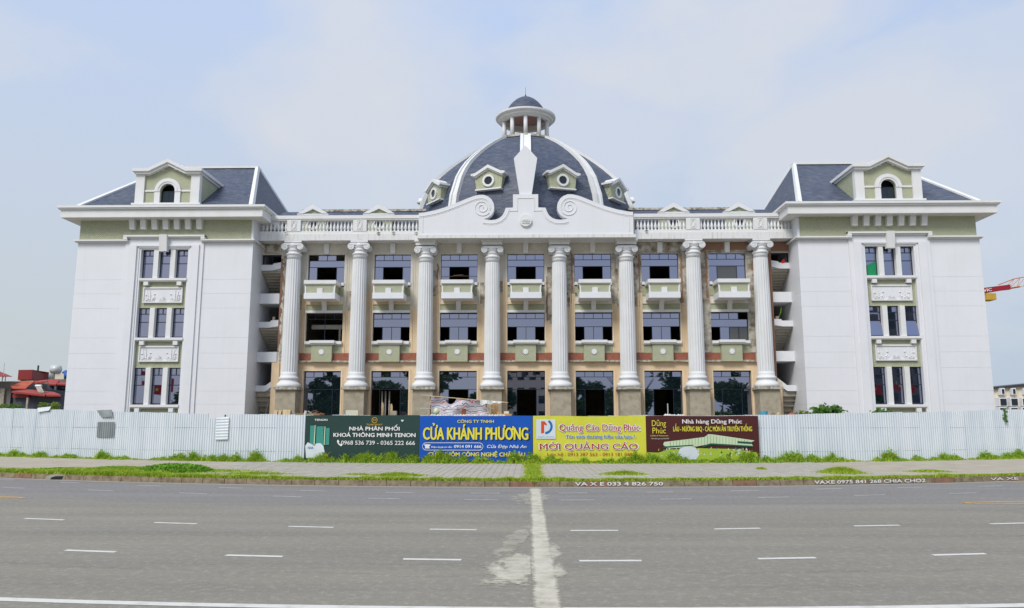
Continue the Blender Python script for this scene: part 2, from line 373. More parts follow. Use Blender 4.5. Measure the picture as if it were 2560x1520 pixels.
def put_text(body, u, z, cap, width, mat, parent, place, bold=0., shear=0., lift=.012, name='lettering', spacing=1., extrude=.0):
    """place(u, z, lift) -> world point; u along the board, z up; weight comes from stacked, slightly shifted copies"""
    a, faces = text_mesh(body, cap, width, shear, spacing)
    o = org(parent); n = len(a)
    d = bold * cap
    if d <= 0: offs = [(0, 0)]
    elif bold < .08: offs = [(-d, 0), (d, 0), (0, d * .5), (0, -d * .5)]
    else: offs = [(d * math.cos(k * math.pi / 6), d * math.sin(k * math.pi / 6)) for k in range(12)]
    vs = []; fs = []
    for k, (ox, oz) in enumerate(offs):
        fs += [tuple(i + len(vs) for i in f) for f in faces]
        for p in a:
            q = place(u + p[0] + ox, z + p[1] + oz, lift + .0004 * k); vs.append((q[0] - o[0], q[1] - o[1], q[2] - o[2]))
    m2 = bpy.data.meshes.new(name); m2.from_pydata(vs, [], fs); m2.materials.append(M[mat] if isinstance(mat, str) else mat)
    ob = bpy.data.objects.new(name, m2); COL.objects.link(ob); ob.parent = parent
    return ob

# ================================================================ THE GROUND
def kerbY(x):
    ax = min(abs(x), 34); return 27.15 + .0092 * ax * ax + (abs(x) - ax) * .62
def fenceY(x):
    ax = min(abs(x), 36); return 38.9 + .0078 * ax * ax + (abs(x) - ax) * .5
def fenceTop(x): return 2.49 + .00055 * min(abs(x), 36) ** 2
SW = .19
g = MB().quad((-1500, -900, -.02), (1500, -900, -.02), (1500, 2200, -.02), (-1500, 2200, -.02)).build('ground', 'dirt'); struct(g)
xs = [i * 2.0 for i in range(-60, 61)]
b = MB()
for x0, x1 in zip(xs, xs[1:]): b.quad((x0, -14, 0), (x1, -14, 0), (x1, kerbY(x1) + .1, 0), (x0, kerbY(x0) + .1, 0))
road = struct(b.build('road', 'asphalt'))
b = MB()
for x0, x1 in zip(xs, xs[1:]):
    b.quad((x0, kerbY(x0) + .2, SW), (x1, kerbY(x1) + .2, SW), (x1, fenceY(x1) + 1.0, SW), (x0, fenceY(x0) + 1.0, SW))
walk = struct(b.build('pavement', 'pave'))
b = MB()
for x0, x1 in zip(xs, xs[1:]): b.quad((x0, fenceY(x0) + .9, .15), (x1, fenceY(x1) + .9, .15), (x1, 130, .15), (x0, 130, .15))
struct(b.build('site_ground', 'dirt'))
b = MB().box(-120, 120, -30, -14.0, -.01, .15); struct(b.build('opposite_pavement', 'pave'))

# kerb of separate stones
kerb = bpy.data.objects.new('kerb', None); COL.objects.link(kerb); struct(kerb)
x = -40.; i = 0
while x < 40:
    w = .86 * (1 if abs(x) < 30 else 1.6); x1 = x + w - .018
    ya, yb = kerbY(x), kerbY(x1); j = random.uniform(-.006, .006)
    z1 = SW + .005 + random.uniform(-.006, .004)
    mb = MB().add([(x, ya + j, -.02), (x1, yb + j, -.02), (x1, yb + .24, -.02), (x, ya + .24, -.02), (x, ya + .03 + j, z1), (x1, yb + .03 + j, z1), (x1, yb + .24, z1), (x, ya + .24, z1)],
                  [(3, 2, 1, 0), (4, 5, 6, 7), (0, 1, 5, 4), (1, 2, 6, 5), (2, 3, 7, 6), (3, 0, 4, 7)])
    mb.build('kerb_stone', 'kerb_red' if random.random() < .07 else 'kerb', kerb); x += w; i += 1
# storm drain mouth in the kerb
t_ = thing('drain_inlet', 'dark storm drain mouth arched into the kerb at far left', 'drain', (-18.1, kerbY(-18.1), 0))
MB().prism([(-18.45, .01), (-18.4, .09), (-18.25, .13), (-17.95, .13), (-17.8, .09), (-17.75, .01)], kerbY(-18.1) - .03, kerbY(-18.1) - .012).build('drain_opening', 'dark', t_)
MB().prism([(-18.65, .0), (-18.6, .15), (-18.3, .2), (-17.9, .2), (-17.6, .15), (-17.55, .0)], kerbY(-18.1) - .012, kerbY(-18.1) + .25).build('drain_collar', 'concrete', t_)

# paving slabs in long courses: the nearest 300 single, the rest as one part
sl_w = .272; cnt = 0; rest = MB()
for row in range(15):
    for c in range(-52, 52):
        xa = c * sl_w + .02; yb = kerbY(xa) + .42 + row * .82
        if yb > fenceY(xa) - .35: continue
        if -.35 < xa < .75: continue
        h = SW + .012 + random.uniform(-.004, .004)
        args = (xa, xa + sl_w - .02, yb, yb + .80, SW - .02, h)
        if row < 5 and abs(c) <= 30 and cnt < 300:
            MB().box(*args).build('paving_slab', 'slab', walk); cnt += 1
        else: rest.box(*args)
o = rest.build('paving_slab_field', 'slab', walk); o['kind'] = 'stuff'

# ---------------------------------------------------------------- road markings (painted sheets just above the asphalt)
rows = {
 'A': [(-20.6, -19.7, 30.0), (-17.28, -16.33, 28.66), (-13.72, -12.77, 27.37), (-10.50, -9.58, 26.54), (-7.40, -6.46, 25.44), (-4.52, -3.61, 24.93), (-1.80, -.88, 24.74), (.95, 1.86, 24.84), (3.72, 4.64, 25.20), (6.55, 7.51, 25.77), (9.51, 10.49, 26.49), (12.53, 13.47, 27.18), (15.59, 16.55, 27.77), (18.7, 19.6, 28.9)],
 'B': [(-21.0, -20.1, 27.6), (-17.84, -16.92, 26.39), (-14.41, -13.40, 25.46), (-10.94, -9.95, 24.50), (-7.66, -6.72, 23.53), (-4.68, -3.72, 22.98), (-1.83, -.86, 22.66), (.94, 1.90, 22.63), (3.81, 4.75, 22.98), (6.77, 7.74, 23.56), (9.87, 10.91, 24.30), (13.10, 14.10, 25.04), (16.4, 17.4, 26.0)],
 'C': [(-14.9, -13.9, 18.9), (-11.60, -10.54, 17.99), (-8.26, -7.23, 17.35), (-5.10, -4.10, 16.80), (-2.04, -1.06, 16.46), (.87, 1.85, 16.37), (3.87, 4.86, 16.71), (6.97, 8.00, 17.25), (10.08, 11.20, 17.69), (13.3, 14.3, 18.5)],
 'D': [(-11.2, -10.2, 14.3), (-8.02, -7.05, 13.64), (-5.04, -4.05, 13.22), (-2.03, -1.08, 12.94), (.82, 1.82, 12.88), (3.74, 4.71, 13.17), (6.76, 7.72, 13.60), (9.8, 10.8, 14.2)]}
def ydash(k, xm):
    r = rows[k]; xs_ = [(q[0] + q[1]) / 2 for q in r]; return float(np.interp(xm, xs_, [q[2] for q in r]))
whites = []
for k, hw in (('A', .065), ('B', .06), ('C', .068), ('D', .068)):
    for xa, xb, ym in rows[k]:
        sl = (ydash(k, xb + .5) - ydash(k, xa - .5)) / (xb - xa + 1.0)
        ya, yb = ym - sl * (xb - xa) / 2, ym + sl * (xb - xa) / 2
        pts = [(xa + random.uniform(-.01, .01), ya - hw, .004), (xb, yb - hw, .004), (xb + random.uniform(-.01, .01), yb + hw, .004), (xa, ya + hw, .004)]
        MB().add(pts, [(0, 1, 2, 3)]).build('lane_dash', 'worn_line' if k in 'AB' else 'white_line', road)
def ribbon(f, x0, x1, hw, n, name, mat, z=.004):
    b = MB(); xs_ = np.linspace(x0, x1, n)
    for a_, c_ in zip(xs_, xs_[1:]): b.quad((a_, f(a_) - hw, z), (c_, f(c_) - hw, z), (c_, f(c_) + hw, z), (a_, f(a_) + hw, z))
    return b.build(name, mat, road)
ribbon(lambda x: 9.62 + .0088 * x * x, -24, 24, .09, 40, 'edge_line', 'white_line')
ribbon(lambda x: kerbY(x) - .28, -34, 34, .1, 60, 'gutter_edge', 'slurry_thin', .003)
# yellow island outlines at both frame edges
def loop(path, hw, name):
    b = MB()
    for (x0, y0), (x1, y1) in zip(path, path[1:]):
        d = Vector((x1 - x0, y1 - y0)).normalized(); n_ = Vector((-d.y, d.x)) * hw
        b.quad((x0 - n_.x, y0 - n_.y, .005), (x1 - n_.x, y1 - n_.y, .005), (x1 + n_.x, y1 + n_.y, .005), (x0 + n_.x, y0 + n_.y, .005))
    return b.build(name, 'yellow_line', road)
loop([(26, 25.6), (20, 23.9), (14, 22.52), (12.3, 22.2), (11.95, 22.1), (12.15, 21.9), (13.6, 21.88), (20, 23.3), (26, 25.0)], .06, 'island_outline')
loop([(-26, 26.6), (-20, 24.6), (-15.7, 23.3), (-15.0, 23.08), (-14.72, 22.92), (-14.95, 22.78), (-15.4, 22.85), (-20, 24.1), (-26, 26.1)], .06, 'island_outline')
for k in range(3): loop([(17.2 + .5 * k, 29.75 - .45 * k), (26, 31.6 - .5 * k)], .04, 'island_outline')

# pale cement slurry smeared across the road
def blob(pts, mat, z, name):
    out_ = []
    n = len(pts)
    for i in range(n):
        a_, c_ = pts[i], pts[(i + 1) % n]; k = max(1, int(abs(c_[1] - a_[1]) / .16))
        for j in range(k):
            f = j / k; out_.append((a_[0] + (c_[0] - a_[0]) * f + random.gauss(0, .012), a_[1] + (c_[1] - a_[1]) * f + random.gauss(0, .012), z))
    return MB().add(out_, [tuple(range(len(out_)))]).build(name, mat, road)
def cement():
    m, t, p = base('cement_slurry', .9); m.node_tree.links.clear() if False else None
    sx = t.nodes.new('ShaderNodeSeparateXYZ'); t.links.new(coords(t), sx.inputs[0]); X_, Y_ = sx.outputs[0], sx.outputs[1]
    mn = lambda op, a_, c_=None, cl=False: math_node(t, op, a_, c_, cl)
    nf = mn('SUBTRACT', noise(t, coords(t, (3, 7, 1)), 1.6, 8, .7), .5); nb = mn('SUBTRACT', noise(t, coords(t, (1, .6, 1)), .8, 3), .5)
    fine = mn('SUBTRACT', noise(t, coords(t, (4, 26, 1)), 1.2, 5, .7), .5); mid = mn('SUBTRACT', noise(t, coords(t, (3.4, 1.5, 1)), 1.0, 4, .6), .5)
    def ell(cx_, cy_, rx, ry, shear, k, gain, amt):
        dx_ = mn('DIVIDE', mn('SUBTRACT', mn('SUBTRACT', X_, cx_), mn('MULTIPLY', mn('SUBTRACT', Y_, cy_), shear)), rx); dy_ = mn('DIVIDE', mn('SUBTRACT', Y_, cy_), ry)
        e = mn('ADD', mn('ADD', mn('MULTIPLY', dx_, dx_), mn('MULTIPLY', dy_, dy_)), mn('ADD', mn('MULTIPLY', mid, k * 2.6), mn('ADD', mn('MULTIPLY', nf, k * .8), mn('MULTIPLY', fine, k * 1.3))))
        return mn('MULTIPLY', mn('MULTIPLY', mn('SUBTRACT', 1.0, e), gain, True), amt)
    d = mn('ABSOLUTE', mn('SUBTRACT', mn('ADD', X_, mn('MULTIPLY', nb, .05)), .24))
    strip = mn('MULTIPLY', mn('SUBTRACT', mn('ADD', .20, mn('ADD', mn('MULTIPLY', mid, .10), mn('ADD', mn('MULTIPLY', nf, .12), mn('MULTIPLY', fine, .14)))), d), 13, True)
    parts = [ell(-.22, 12.2, .46, 1.4, .06, 1.3, 1.6, .9), ell(.42, 13.7, .16, 1.0, 0, 1.4, 1.1, .8), ell(.46, 12.0, .12, .55, 0, 1.4, 1.2, .85), ell(-.25, 14.9, .22, 2.2, .11, 1.6, 1.8, .5), ell(.12, 23.3, .5, 2.2, .02, 2.2, 1.3, .5), ell(.27, 26.0, .22, 1.3, 0, 1.4, 1.6, .75)]
    al = strip
    for q_ in parts: al = mn('MAXIMUM', al, q_)
    al = mn('MULTIPLY', al, mn('SUBTRACT', 1.0, mn('MULTIPLY', mn('SUBTRACT', noise(t, coords(t, (2, 2, 1)), 2.4, 6, .7), .5), 1.2)), True)
    al = mn('MULTIPLY', al, mn('SUBTRACT', 26.98, Y_, True))
    col = ramp(t, noise(t, coords(t, (1, 1, 1)), 2.2, 7, .65), [(.3, lin((199, 194, 179))), (.5, lin((188, 183, 167))), (.68, lin((162, 156, 139)))])
    seam = mn('MULTIPLY', mn('SUBTRACT', 1.0, mn('MULTIPLY', mn('ABSOLUTE', mn('SUBTRACT', mn('ADD', X_, mn('MULTIPLY', nf, .05)), .045)), 60, True)), mn('LESS_THAN', Y_, 14.2))
    col = mixc(t, mn('MULTIPLY', seam, .6), col, lin((128, 122, 102)))
    t.links.new(col, p.inputs['Base Color']); tr = t.nodes.new('ShaderNodeBsdfTransparent'); mm = t.nodes.new('ShaderNodeMixShader')
    t.links.new(al, mm.inputs[0]); t.links.new(tr.outputs[0], mm.inputs[1]); t.links.new(p.outputs[0], mm.inputs[2]); t.links.new(mm.outputs[0], t.nodes['Material Output'].inputs[0])
    return m
M['cement'] = cement()
MB().quad((-1.6, 6, .010), (1.6, 6, .010), (1.6, 27.0, .010), (-1.6, 27.0, .010)).build('cement_patch', 'cement', road)
# painted phone numbers on the kerb face
def kerb_text(s, xa, xb, cap, name='painted_number'):
    xm = (xa + xb) / 2; sl = (kerbY(xb) - kerbY(xa)) / (xb - xa)
    place = lambda u, z, l: (xm + u, kerbY(xm) + sl * u + .018 - l - .006 + .2 * (z - .04) * .15, z)
    put_text(s, 0, .045, cap, xb - xa, 'ink_white', kerb, place, .05, 0, .022, name)
def G(px, py, Z=0.):
    F = 1930.; P = math.atan(295 / 1930); T = R(1.15); dx = (px - 1280) / F; dy = -(py - 760) / F
    r = (dx, math.cos(P) - dy * math.sin(P), math.sin(P) + dy * math.cos(P))
    X = r[0] * math.cos(T) - r[1] * math.sin(T); Y = r[0] * math.sin(T) + r[1] * math.cos(T); t = (Z - 2.2) / r[2]
    return X * t, Y * t
kerb_text('VA X E 033 4 826 750', 1.62, 4.65, .12)
kerb_text('VAXE 0975 841 268 CHIA CHO2', 10.1, 14.45, .12)
kerb_text('VA XE', 17.3, 18.6, .1)

# ================================================================ THE BUILDING
B = thing('civic_building', 'long white three-storey building with slate dome, fluted columns and two hip-roofed wings', 'building', (-.1, 55, 0))
CX = -.1
WINX = [CX + (i - 3) * 4.85 for i in range(7)]
COLX = [CX + (i - 3.5) * 4.785 for i in range(8)]
HW = 1.34

def window(x0, x1, z0, z1, y, cells, parent, fr=.035, depth=.06):
    """frame bars round every cell, one pane per glazed cell"""
    b = MB()
    b.box(x0, x1, y - .02, y + depth, z0, z0 + fr).box(x0, x1, y - .02, y + depth, z1 - fr, z1)
    b.box(x0, x0 + fr, y - .018, y + depth, z0 + fr, z1 - fr).box(x1 - fr, x1, y - .018, y + depth, z0 + fr, z1 - fr)
    W_, H_ = x1 - x0, z1 - z0
    for fx0, fx1, fz0, fz1, kind in cells:
        ax, bx_, az, bz = x0 + fx0 * W_, x0 + fx1 * W_, z0 + fz0 * H_, z0 + fz1 * H_
        if fz1 < .999: b.box(ax + .001, bx_ - .001, y - .012, y + depth, bz - fr / 2, bz + fr / 2)
        if fx1 < .999: b.box(bx_ - fr / 2, bx_ + fr / 2, y - .014, y + depth, az + fr / 2, bz - fr / 2)
    w = b.build('window', 'frame', parent)
    for fx0, fx1, fz0, fz1, kind in cells:
        if kind == 'open': continue
        ax, bx_, az, bz = x0 + fx0 * W_ + fr * .4, x0 + fx1 * W_ - fr * .4, z0 + fz0 * H_ + fr * .4, z0 + fz1 * H_ - fr * .4
        e = [random.uniform(-.004, .004) for _ in range(3)]
        yy = y + .02; pull = .28 if kind == 'hinged' else 0
        if kind == 'leaf':          # sash standing ajar
            MB().add([(ax, yy - .0, az), (ax + (bx_ - ax) * .25, yy + .5, az), (ax + (bx_ - ax) * .25, yy + .5, bz), (ax, yy, bz)], [(0, 1, 2, 3)]).build('pane', 'glass', w); continue
        MB().add([(ax, yy + e[0] - pull, az), (bx_, yy + e[1] - pull, az), (bx_, yy + e[2], bz), (ax, yy + e[0] + e[2] - e[1], bz),
                  (ax, yy + .012 - pull, az), (bx_, yy + .012 - pull, az), (bx_, yy + .012, bz), (ax, yy + .012, bz)],
                 [(0, 1, 2, 3), (7, 6, 5, 4), (0, 4, 5, 1), (1, 5, 6, 2), (2, 6, 7, 3), (3, 7, 4, 0)]).build('pane', {'g': 'glass', 'hinged': 'glass', 'd': 'glass_dark', 'c': 'glass_clear'}[kind], w)
    return w

# ---- centre wall: piers, spandrels, rooms behind
edges = [-17.98 + 0] + [e for x in WINX for e in (x - HW, x + HW)] + [17.6]
lower = MB(); upper = MB()
for i in range(0, len(edges), 2):
    upper.box(edges[i], edges[i + 1], 55, 55.35, 6.42, 15.11); lower.box(edges[i], edges[i + 1], 54.985, 55.35, 0, 6.42)
for i, x in enumerate(WINX):
    a_, c_ = x - HW, x + HW
    upper.box(a_, c_, 55.001, 55.35, 14.3, 15.11).box(a_, c_, 55.001, 55.35, 10.05, 11.9).box(a_, c_, 55.001, 55.35, 6.42, 7.9)
    lower.box(a_, c_, 54.986, 55.35, 5.8, 6.42)
for sx in (-19.42, 17.6):
    upper.box(sx, sx + 1.42 if sx < 0 else 18.92, 55, 55.35, 14.32, 15.11)
upper.build('upper_wall', 'cream', B); lower.build('ground_floor_wall', 'tan', B)
b = MB()
for z in (.9, 6.2, 10.45, 14.75): b.box(-17.6, 17.3, 55.36, 66, z - .3, z)
b.box(-17.6, 17.3, 66, 66.2, 0, 15)
for x in COLX: b.box(x - .1, x + .1, 55.4, 66, .9, 14.4)
b.build('interior', 'inter', B)
b = MB()      # deep white beam and post seen through the empty window frame
b.box(WINX[0] - 1.3, WINX[0] + 1.3, 56.4, 56.7, 8.98, 9.3).box(WINX[0] + .72, WINX[0] + .86, 56.42, 56.7, 7.6, 8.98)
b.build('interior_beam', 'inter_light', B)

# tan cladding panels climbing each pier to a ragged height (left side, right side of the window)
tanL = [10.25, 11.35, 11.4, 11.38, 10.35, 10.4, 0]; tanR = [10.15, 10.25, 10.35, 9.15, 10.35, 10.4, 0]
for i, x in enumerate(WINX):
    for s, top in ((-1, tanL[i]), (1, tanR[i])):
        cx_ = COLX[i] if s < 0 else COLX[i + 1]
        xa, xb = (x - HW - .36, cx_) if s < 0 else (cx_, x + HW + .36)
        xa, xb = min(xa, xb), max(xa, xb)
        if s < 0: xa, xb = cx_ + .05, x - HW - .34
        else: xa, xb = x + HW + .34, cx_ - .05
        if top:
            z = 7.08; k = 0
            while z < top - .05:
                z2 = min(z + 1.06, top); MB().box(xa, xb, 54.965, 54.998, z + .004, z2 - .004).build('cladding_panel', 'tan', B); z = z2
        # moulded architrave beside the window
        jt = min((top + (1.0 if s < 0 else .25)) if top else 7.1, 14.2)
        b = MB()
        for k, (o1, o2, yd) in enumerate(((.0, .1, .051), (.12, .2, .086), (.22, .33, .047))):
            b.box(x + s * (HW + o1), x + s * (HW + o2), 55 - yd, 54.999, 7.08, jt)
        b.build('architrave', 'tan' if top else 'dirty', B)
        if jt < 14.1:
            b = MB()
            for k, (o1, o2, yd) in enumerate(((.0, .1, .037), (.12, .2, .063), (.22, .33, .031))):
                b.box(x + s * (HW + o1), x + s * (HW + o2), 55 - yd, 54.999, jt + .002, 14.3)
            b.build('architrave', 'cream' if i < 4 else 'dirty', B)
    b = MB()
    for o1, o2, yd in ((.02, .1, .05), (.12, .2, .08)):
        b.box(x - HW - .2, x + HW + .2, 55 - yd, 54.999, 14.3 + o1, 14.3 + o2)
    b.build('window_head', 'cream' if i < 5 else 'dirty', B)

# weathered and broken patches of plaster, thin ragged skins on the wall
def ragged(x0, x1, z0, z1, mat, y=54.99, amp=.12, edge='both', name='weathered_patch'):
    n = max(4, int((z1 - z0) / .16)); L_, R_ = [], []
    for i in range(n + 1):
        z = z0 + (z1 - z0) * i / n; w1 = random.uniform(0, amp) if edge in ('both', 'l') else 0; w2 = random.uniform(0, amp) if edge in ('both', 'r') else 0
        L_.append((x0 + w1, z)); R_.append((x1 - w2, z + random.uniform(-.03, .03)))
    MB().prism(L_ + R_[::-1], y, 54.9995).build(name, mat, B)
w = WINX
ragged(w[0] - HW - .72, w[0] - HW - .36, 10.2, 11.3, 'dirty', edge='l'); ragged(w[0] + HW + .05, w[0] + HW + .75, 10.2, 11.6, 'dirty', 54.96)
ragged(w[2] - HW - .6, w[2] - HW - .02, 11.2, 13.1, 'dirty', 54.955, edge='l'); ragged(w[2] + HW + .03, w[2] + HW + .55, 10.4, 12.2, 'dirty', 54.955)
ragged(w[3] - HW - .6, w[3] - HW - .1, 11.5, 12.3, 'dirty', 54.955); ragged(w[3] + HW + .05, w[3] + HW + .7, 9.2, 13.3, 'dirty', 54.955, .2, 'l')
ragged(w[3] + HW + .1, w[3] + HW + .24, 9.2, 12.6, 'brick', 54.93, .05, name='exposed_brick')
ragged(w[4] - HW - .75, w[4] - HW - .02, 10.4, 14.5, 'dirty', 54.955, .2); ragged(w[4] + HW + .03, w[4] + HW + .5, 10.4, 13.2, 'dirty', 54.955, .15)
ragged(w[5] - HW - .7, w[5] - HW - .02, 10.4, 14.9, 'dirty', 54.955, .15); ragged(w[5] - HW - .24, w[5] - HW - .1, 10.4, 14.2, 'brick', 54.925, .04, name='exposed_brick')
ragged(w[5] + HW + .02, w[5] + HW + .75, 10.4, 14.9, 'dirty', 54.955, .2); ragged(w[5] + HW + .1, w[5] + HW + .26, 10.4, 14.2, 'brick', 54.925, .05, name='exposed_brick')
ragged(w[6] - HW - .8, w[6] - HW - .02, 7.1, 14.6, 'dirty', 54.955, .2); ragged(w[6] + HW + .02, w[6] + HW + .85, 7.1, 14.6, 'dirty', 54.955, .2)
ragged(w[5] - 2.2, w[5] + 2.3, 14.42, 15.1, 'dirty', 54.94, .05)
ragged(w[4] - HW - .26, w[4] - HW - .1, 10.5, 14.3, 'brick', 54.925, .05, name='exposed_brick'); ragged(w[2] - HW - .3, w[2] - HW - .08, 11.3, 13.6, 'brick', 54.93, .1, name='exposed_brick'); ragged(w[6] - HW - .3, w[6] - HW - .08, 11.0, 14.5, 'brick', 54.925, .1, name='exposed_brick'); ragged(w[6] + HW + .3, w[6] + HW + .8, 12.6, 14.8, 'brick', 54.93, .25, name='exposed_brick')
for xa, xb in ((w[6] - 2.3, w[6] - .22), (w[6] + .22, w[6] + 2.1)): ragged(xa, xb, 14.4, 15.08, 'brick', 54.935, .06, name='exposed_brick')
ragged(17.62, 18.9, 14.4, 15.1, 'brick', 54.94, .03, name='exposed_brick'); ragged(-19.3, -18.1, 14.4, 15.1, 'dirty', 54.95, .15)
ragged(17.1, 17.6, 5.1, 14.4, 'brick', 54.95, .3, 'l', name='exposed_brick'); ragged(16.5, 17.3, 5.0, 14.4, 'dirty', 54.97, .3, 'l')
ragged(-17.97, -17.72, 7.2, 14.0, 'brick', 54.96, .22, 'r', name='exposed_brick'); ragged(-17.85, -17.3, 6.5, 14.2, 'dirty', 54.975, .15)
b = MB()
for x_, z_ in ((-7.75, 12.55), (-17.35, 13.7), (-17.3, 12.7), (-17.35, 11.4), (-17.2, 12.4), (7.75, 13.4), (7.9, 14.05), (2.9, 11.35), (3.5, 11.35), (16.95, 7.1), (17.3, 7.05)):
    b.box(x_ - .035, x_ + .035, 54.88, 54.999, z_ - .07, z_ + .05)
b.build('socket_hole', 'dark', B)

# ---- window bays
for i, x in enumerate(WINX):
    a_, c_ = x - HW, x + HW
    q = [0, .25, .5, .75, 1]
    # top floor: four lights, a strip, and a sliding pair standing open in the middle
    kinds = ['g'] * 4
    if i == 0: kinds = ['open', 'g', 'g', 'open']
    cells = [(q[k], q[k + 1], .80, 1, kinds[k]) for k in range(4)] + [(0, 1, .565, .80, 'g'), (0, .235, 0, .565, 'g'), (.235, .765, 0, .565, 'c' if i in (6,) else 'open'), (.765, 1, 0, .565, 'g')]
    window(a_, c_, 12.2, 14.3, 55.2, cells, B)
    # middle floor
    kinds = ['g'] * 4
    if i == 6: kinds[3] = 'open'
    if i == 0:
        cells = [(q[k], q[k + 1], .80, 1, 'open') for k in range(4)] + [(0, .5, 0, .80, 'open'), (.5, 1, 0, .8, 'open')]
    elif i == 6:
        cells = [(q[k], q[k + 1], .76, 1, kinds[k]) for k in range(4)] + [(0, 1, .49, .76, 'g'), (0, .25, 0, .49, 'leaf'), (.25, .5, 0, .49, 'g'), (.5, .75, 0, .49, 'c'), (.75, 1, 0, .49, 'c')]
    else:
        cells = [(q[k], q[k + 1], .80, 1, kinds[k]) for k in range(4)] + [(0, 1, .51, .80, 'g'), (0, .25, 0, .51, 'open'), (.25, .5, 0, .51, 'g'), (.5, .75, 0, .51, 'g'), (.75, 1, 0, .51, 'open')]
    window(a_, c_, 7.93, 9.97, 55.2, cells, B)
    # ground floor shop front
    if i in (0, 6):
        low = [(0, .25, 0, .74, 'd'), (.25, .76, 0, .74, 'd'), (.76, 1, 0, .74, 'd')]
    elif i == 1:
        low = [(0, .22, 0, .74, 'open'), (.22, .77, 0, .74, 'open'), (.77, 1, 0, .74, 'd')]
    else:
        low = [(0, .25, 0, .74, 'd'), (.25, .77, 0, .74, 'open'), (.77, 1, 0, .74, 'd')]
    cells = [(q[k], q[k + 1], .92, 1, 'g') for k in range(4)] + [(0, 1, .74, .92, 'g')] + low
    window(a_, c_, .9, 5.76, 55.22, [(c[0], c[1], c[2], c[3], 'g' if c[4] == 'd' else c[4]) for c in cells], B)
    # moulded surround of the ground opening
    b = MB()
    for o1, o2, yd in ((.0, .12, .07), (.13, .2, .045), (.21, .3, .02)):
        b.box(a_ - o2, a_ - o1, 54.985 - yd, 54.984, .3, 5.8 + o2).box(c_ + o1, c_ + o2, 54.985 - yd, 54.984, .3, 5.8 + o2)
        b.box(a_ - o1, c_ + o1, 54.985 - yd, 54.984, 5.8 + o1, 5.8 + o2)
    b.build('door_surround', 'tan', B)
    MB().prism_x([(54.72, 15.08), (54.999, 15.08), (54.999, 14.32), (54.86, 14.32)], x - .18, x + .18).build('keystone', 'trim', B)
    # balcony box under the top window
    bal = MB()
    bal.box(x - 1.14, x + 1.14, 53.4, 54.998, 11.86, 12.12)
    bal.box(x - 1.09, x + 1.09, 53.46, 54.998, 11.80, 11.859)
    bal.box(x - HW, x - 1.141, 54.88, 54.998, 11.98, 12.19).box(x + 1.141, x + HW, 54.88, 54.998, 11.98, 12.19)
    balc = bal.build('balcony', 'trim', B)
    MB().box(x - 1.0, x + 1.0, 53.52, 54.99, 11.212, 11.799).build('mosaic_panel', 'green', balc)
    MB().box(x - HW, x + HW, 54.95, 54.9985, 11.2, 11.88).build('mosaic_panel', 'green', balc)
    MB().box(x - 1.1, x + 1.1, 53.38, 54.9985, 10.78, 11.21).build('balcony_tray', 'white', balc)
    b = MB().box(x - .2, x + .2, 53.45, 53.51, 11.211, 11.55)
    for s in (-1, 1): MB().prism([(x + s * 1.06, 11.211), (x + s * .96, 11.211), (x + s * .97, 11.6), (x + s * 1.08, 11.79), (x + s * 1.1, 11.79)], 53.47, 53.515).build('corner_console', 'trim', balc)
    b.build('balcony_ornament', 'trim', balc)
    # pilaster bracket and mosaic panels below the balcony
    MB().prism_x([(54.55, 10.78), (54.999, 10.78), (54.999, 10.05), (54.83, 10.05), (54.8, 10.35), (54.7, 10.6)], x - .17, x + .17).build('bracket', 'trim', B)
    for s in (-1, 1): MB().box(x + s * .18, x + s * (HW - .005), 54.965, 54.998, 10.15, 10.58).build('mosaic_panel', 'green', B)
    MB().box(x - HW, x + HW, 54.78, 54.9985, 9.97, 10.149).build('window_ledge', 'trim', B)
    b = MB().box(x - HW + .005, x + HW - .005, 54.9, 54.9985, 10.59, 10.775); b.build('soffit_band', 'cream' if i > 3 else 'tan', B)
    # sill and star panel under the middle window
    b = MB().box(x - HW, x + HW, 54.75, 55.19, 7.72, 7.92).box(x - .9, x + .9, 54.42, 54.9, 7.76, 7.95).box(x - .84, x + .84, 54.5, 54.9, 7.66, 7.759)
    b.box(x - HW, x - .85, 54.82, 54.998, 7.64, 7.719).box(x + .85, x + HW, 54.82, 54.998, 7.64, 7.719)
    b.build('window_sill', 'trim', B)
    pnl = MB().box(x - .76, x + .7, 54.6, 54.9985, 6.43, 7.658).build('mosaic_panel', 'green', B)
    for s in (-1, 1): MB().box(x + (s * .765 if s < 0 else .705), x + s * HW, 54.93, 54.9985, 7.07, 7.715).build('mosaic_panel', 'green', B)
    pts = []
    for k in range(20):
        r_ = .215 if k % 2 == 0 else .165; pts.append((x - .03 + r_ * math.sin(k * math.pi / 10), 7.13 + r_ * math.cos(k * math.pi / 10)))
    MB().prism(pts, 54.555, 54.599).build('star_ornament', 'white', pnl)
    # red granite band and dirty ledge between the columns
    for s, e in ((-1, COLX[i] + .5), (1, COLX[i + 1] - .5)):
        xa = x + (-.765 if s < 0 else .705)
        MB().box(xa, e, 54.93, 54.984, 6.54, 7.065).build('granite_panel', 'granite', B)
        MB().box(xa, e, 54.76, 54.984, 6.41, 6.535).build('ledge', 'ledge', B)

# door leaves, handles and posts seen in the open ground-floor doors
x = WINX[1]
for dx in (-.75, -.5, -.22): MB().box(x + dx, x + dx + .09, 55.9, 56.0, .9, 4.4).build('door_post', 'inter_light', B)
for dx, z0 in ((-.62, 3.6), (.02, 3.5)): MB().prism([(x + dx, 1.2), (x + dx + .14, 1.2), (x + dx + .16, z0 - .2), (x + dx + .1, z0), (x + dx, z0 - .05)], 55.3, 55.36).build('door_handle', 'ply', B)
MB().box(WINX[5] + .28, WINX[5] + .34, 55.3, 55.36, 1.2, 3.5).build('door_handle', 'steel', B)

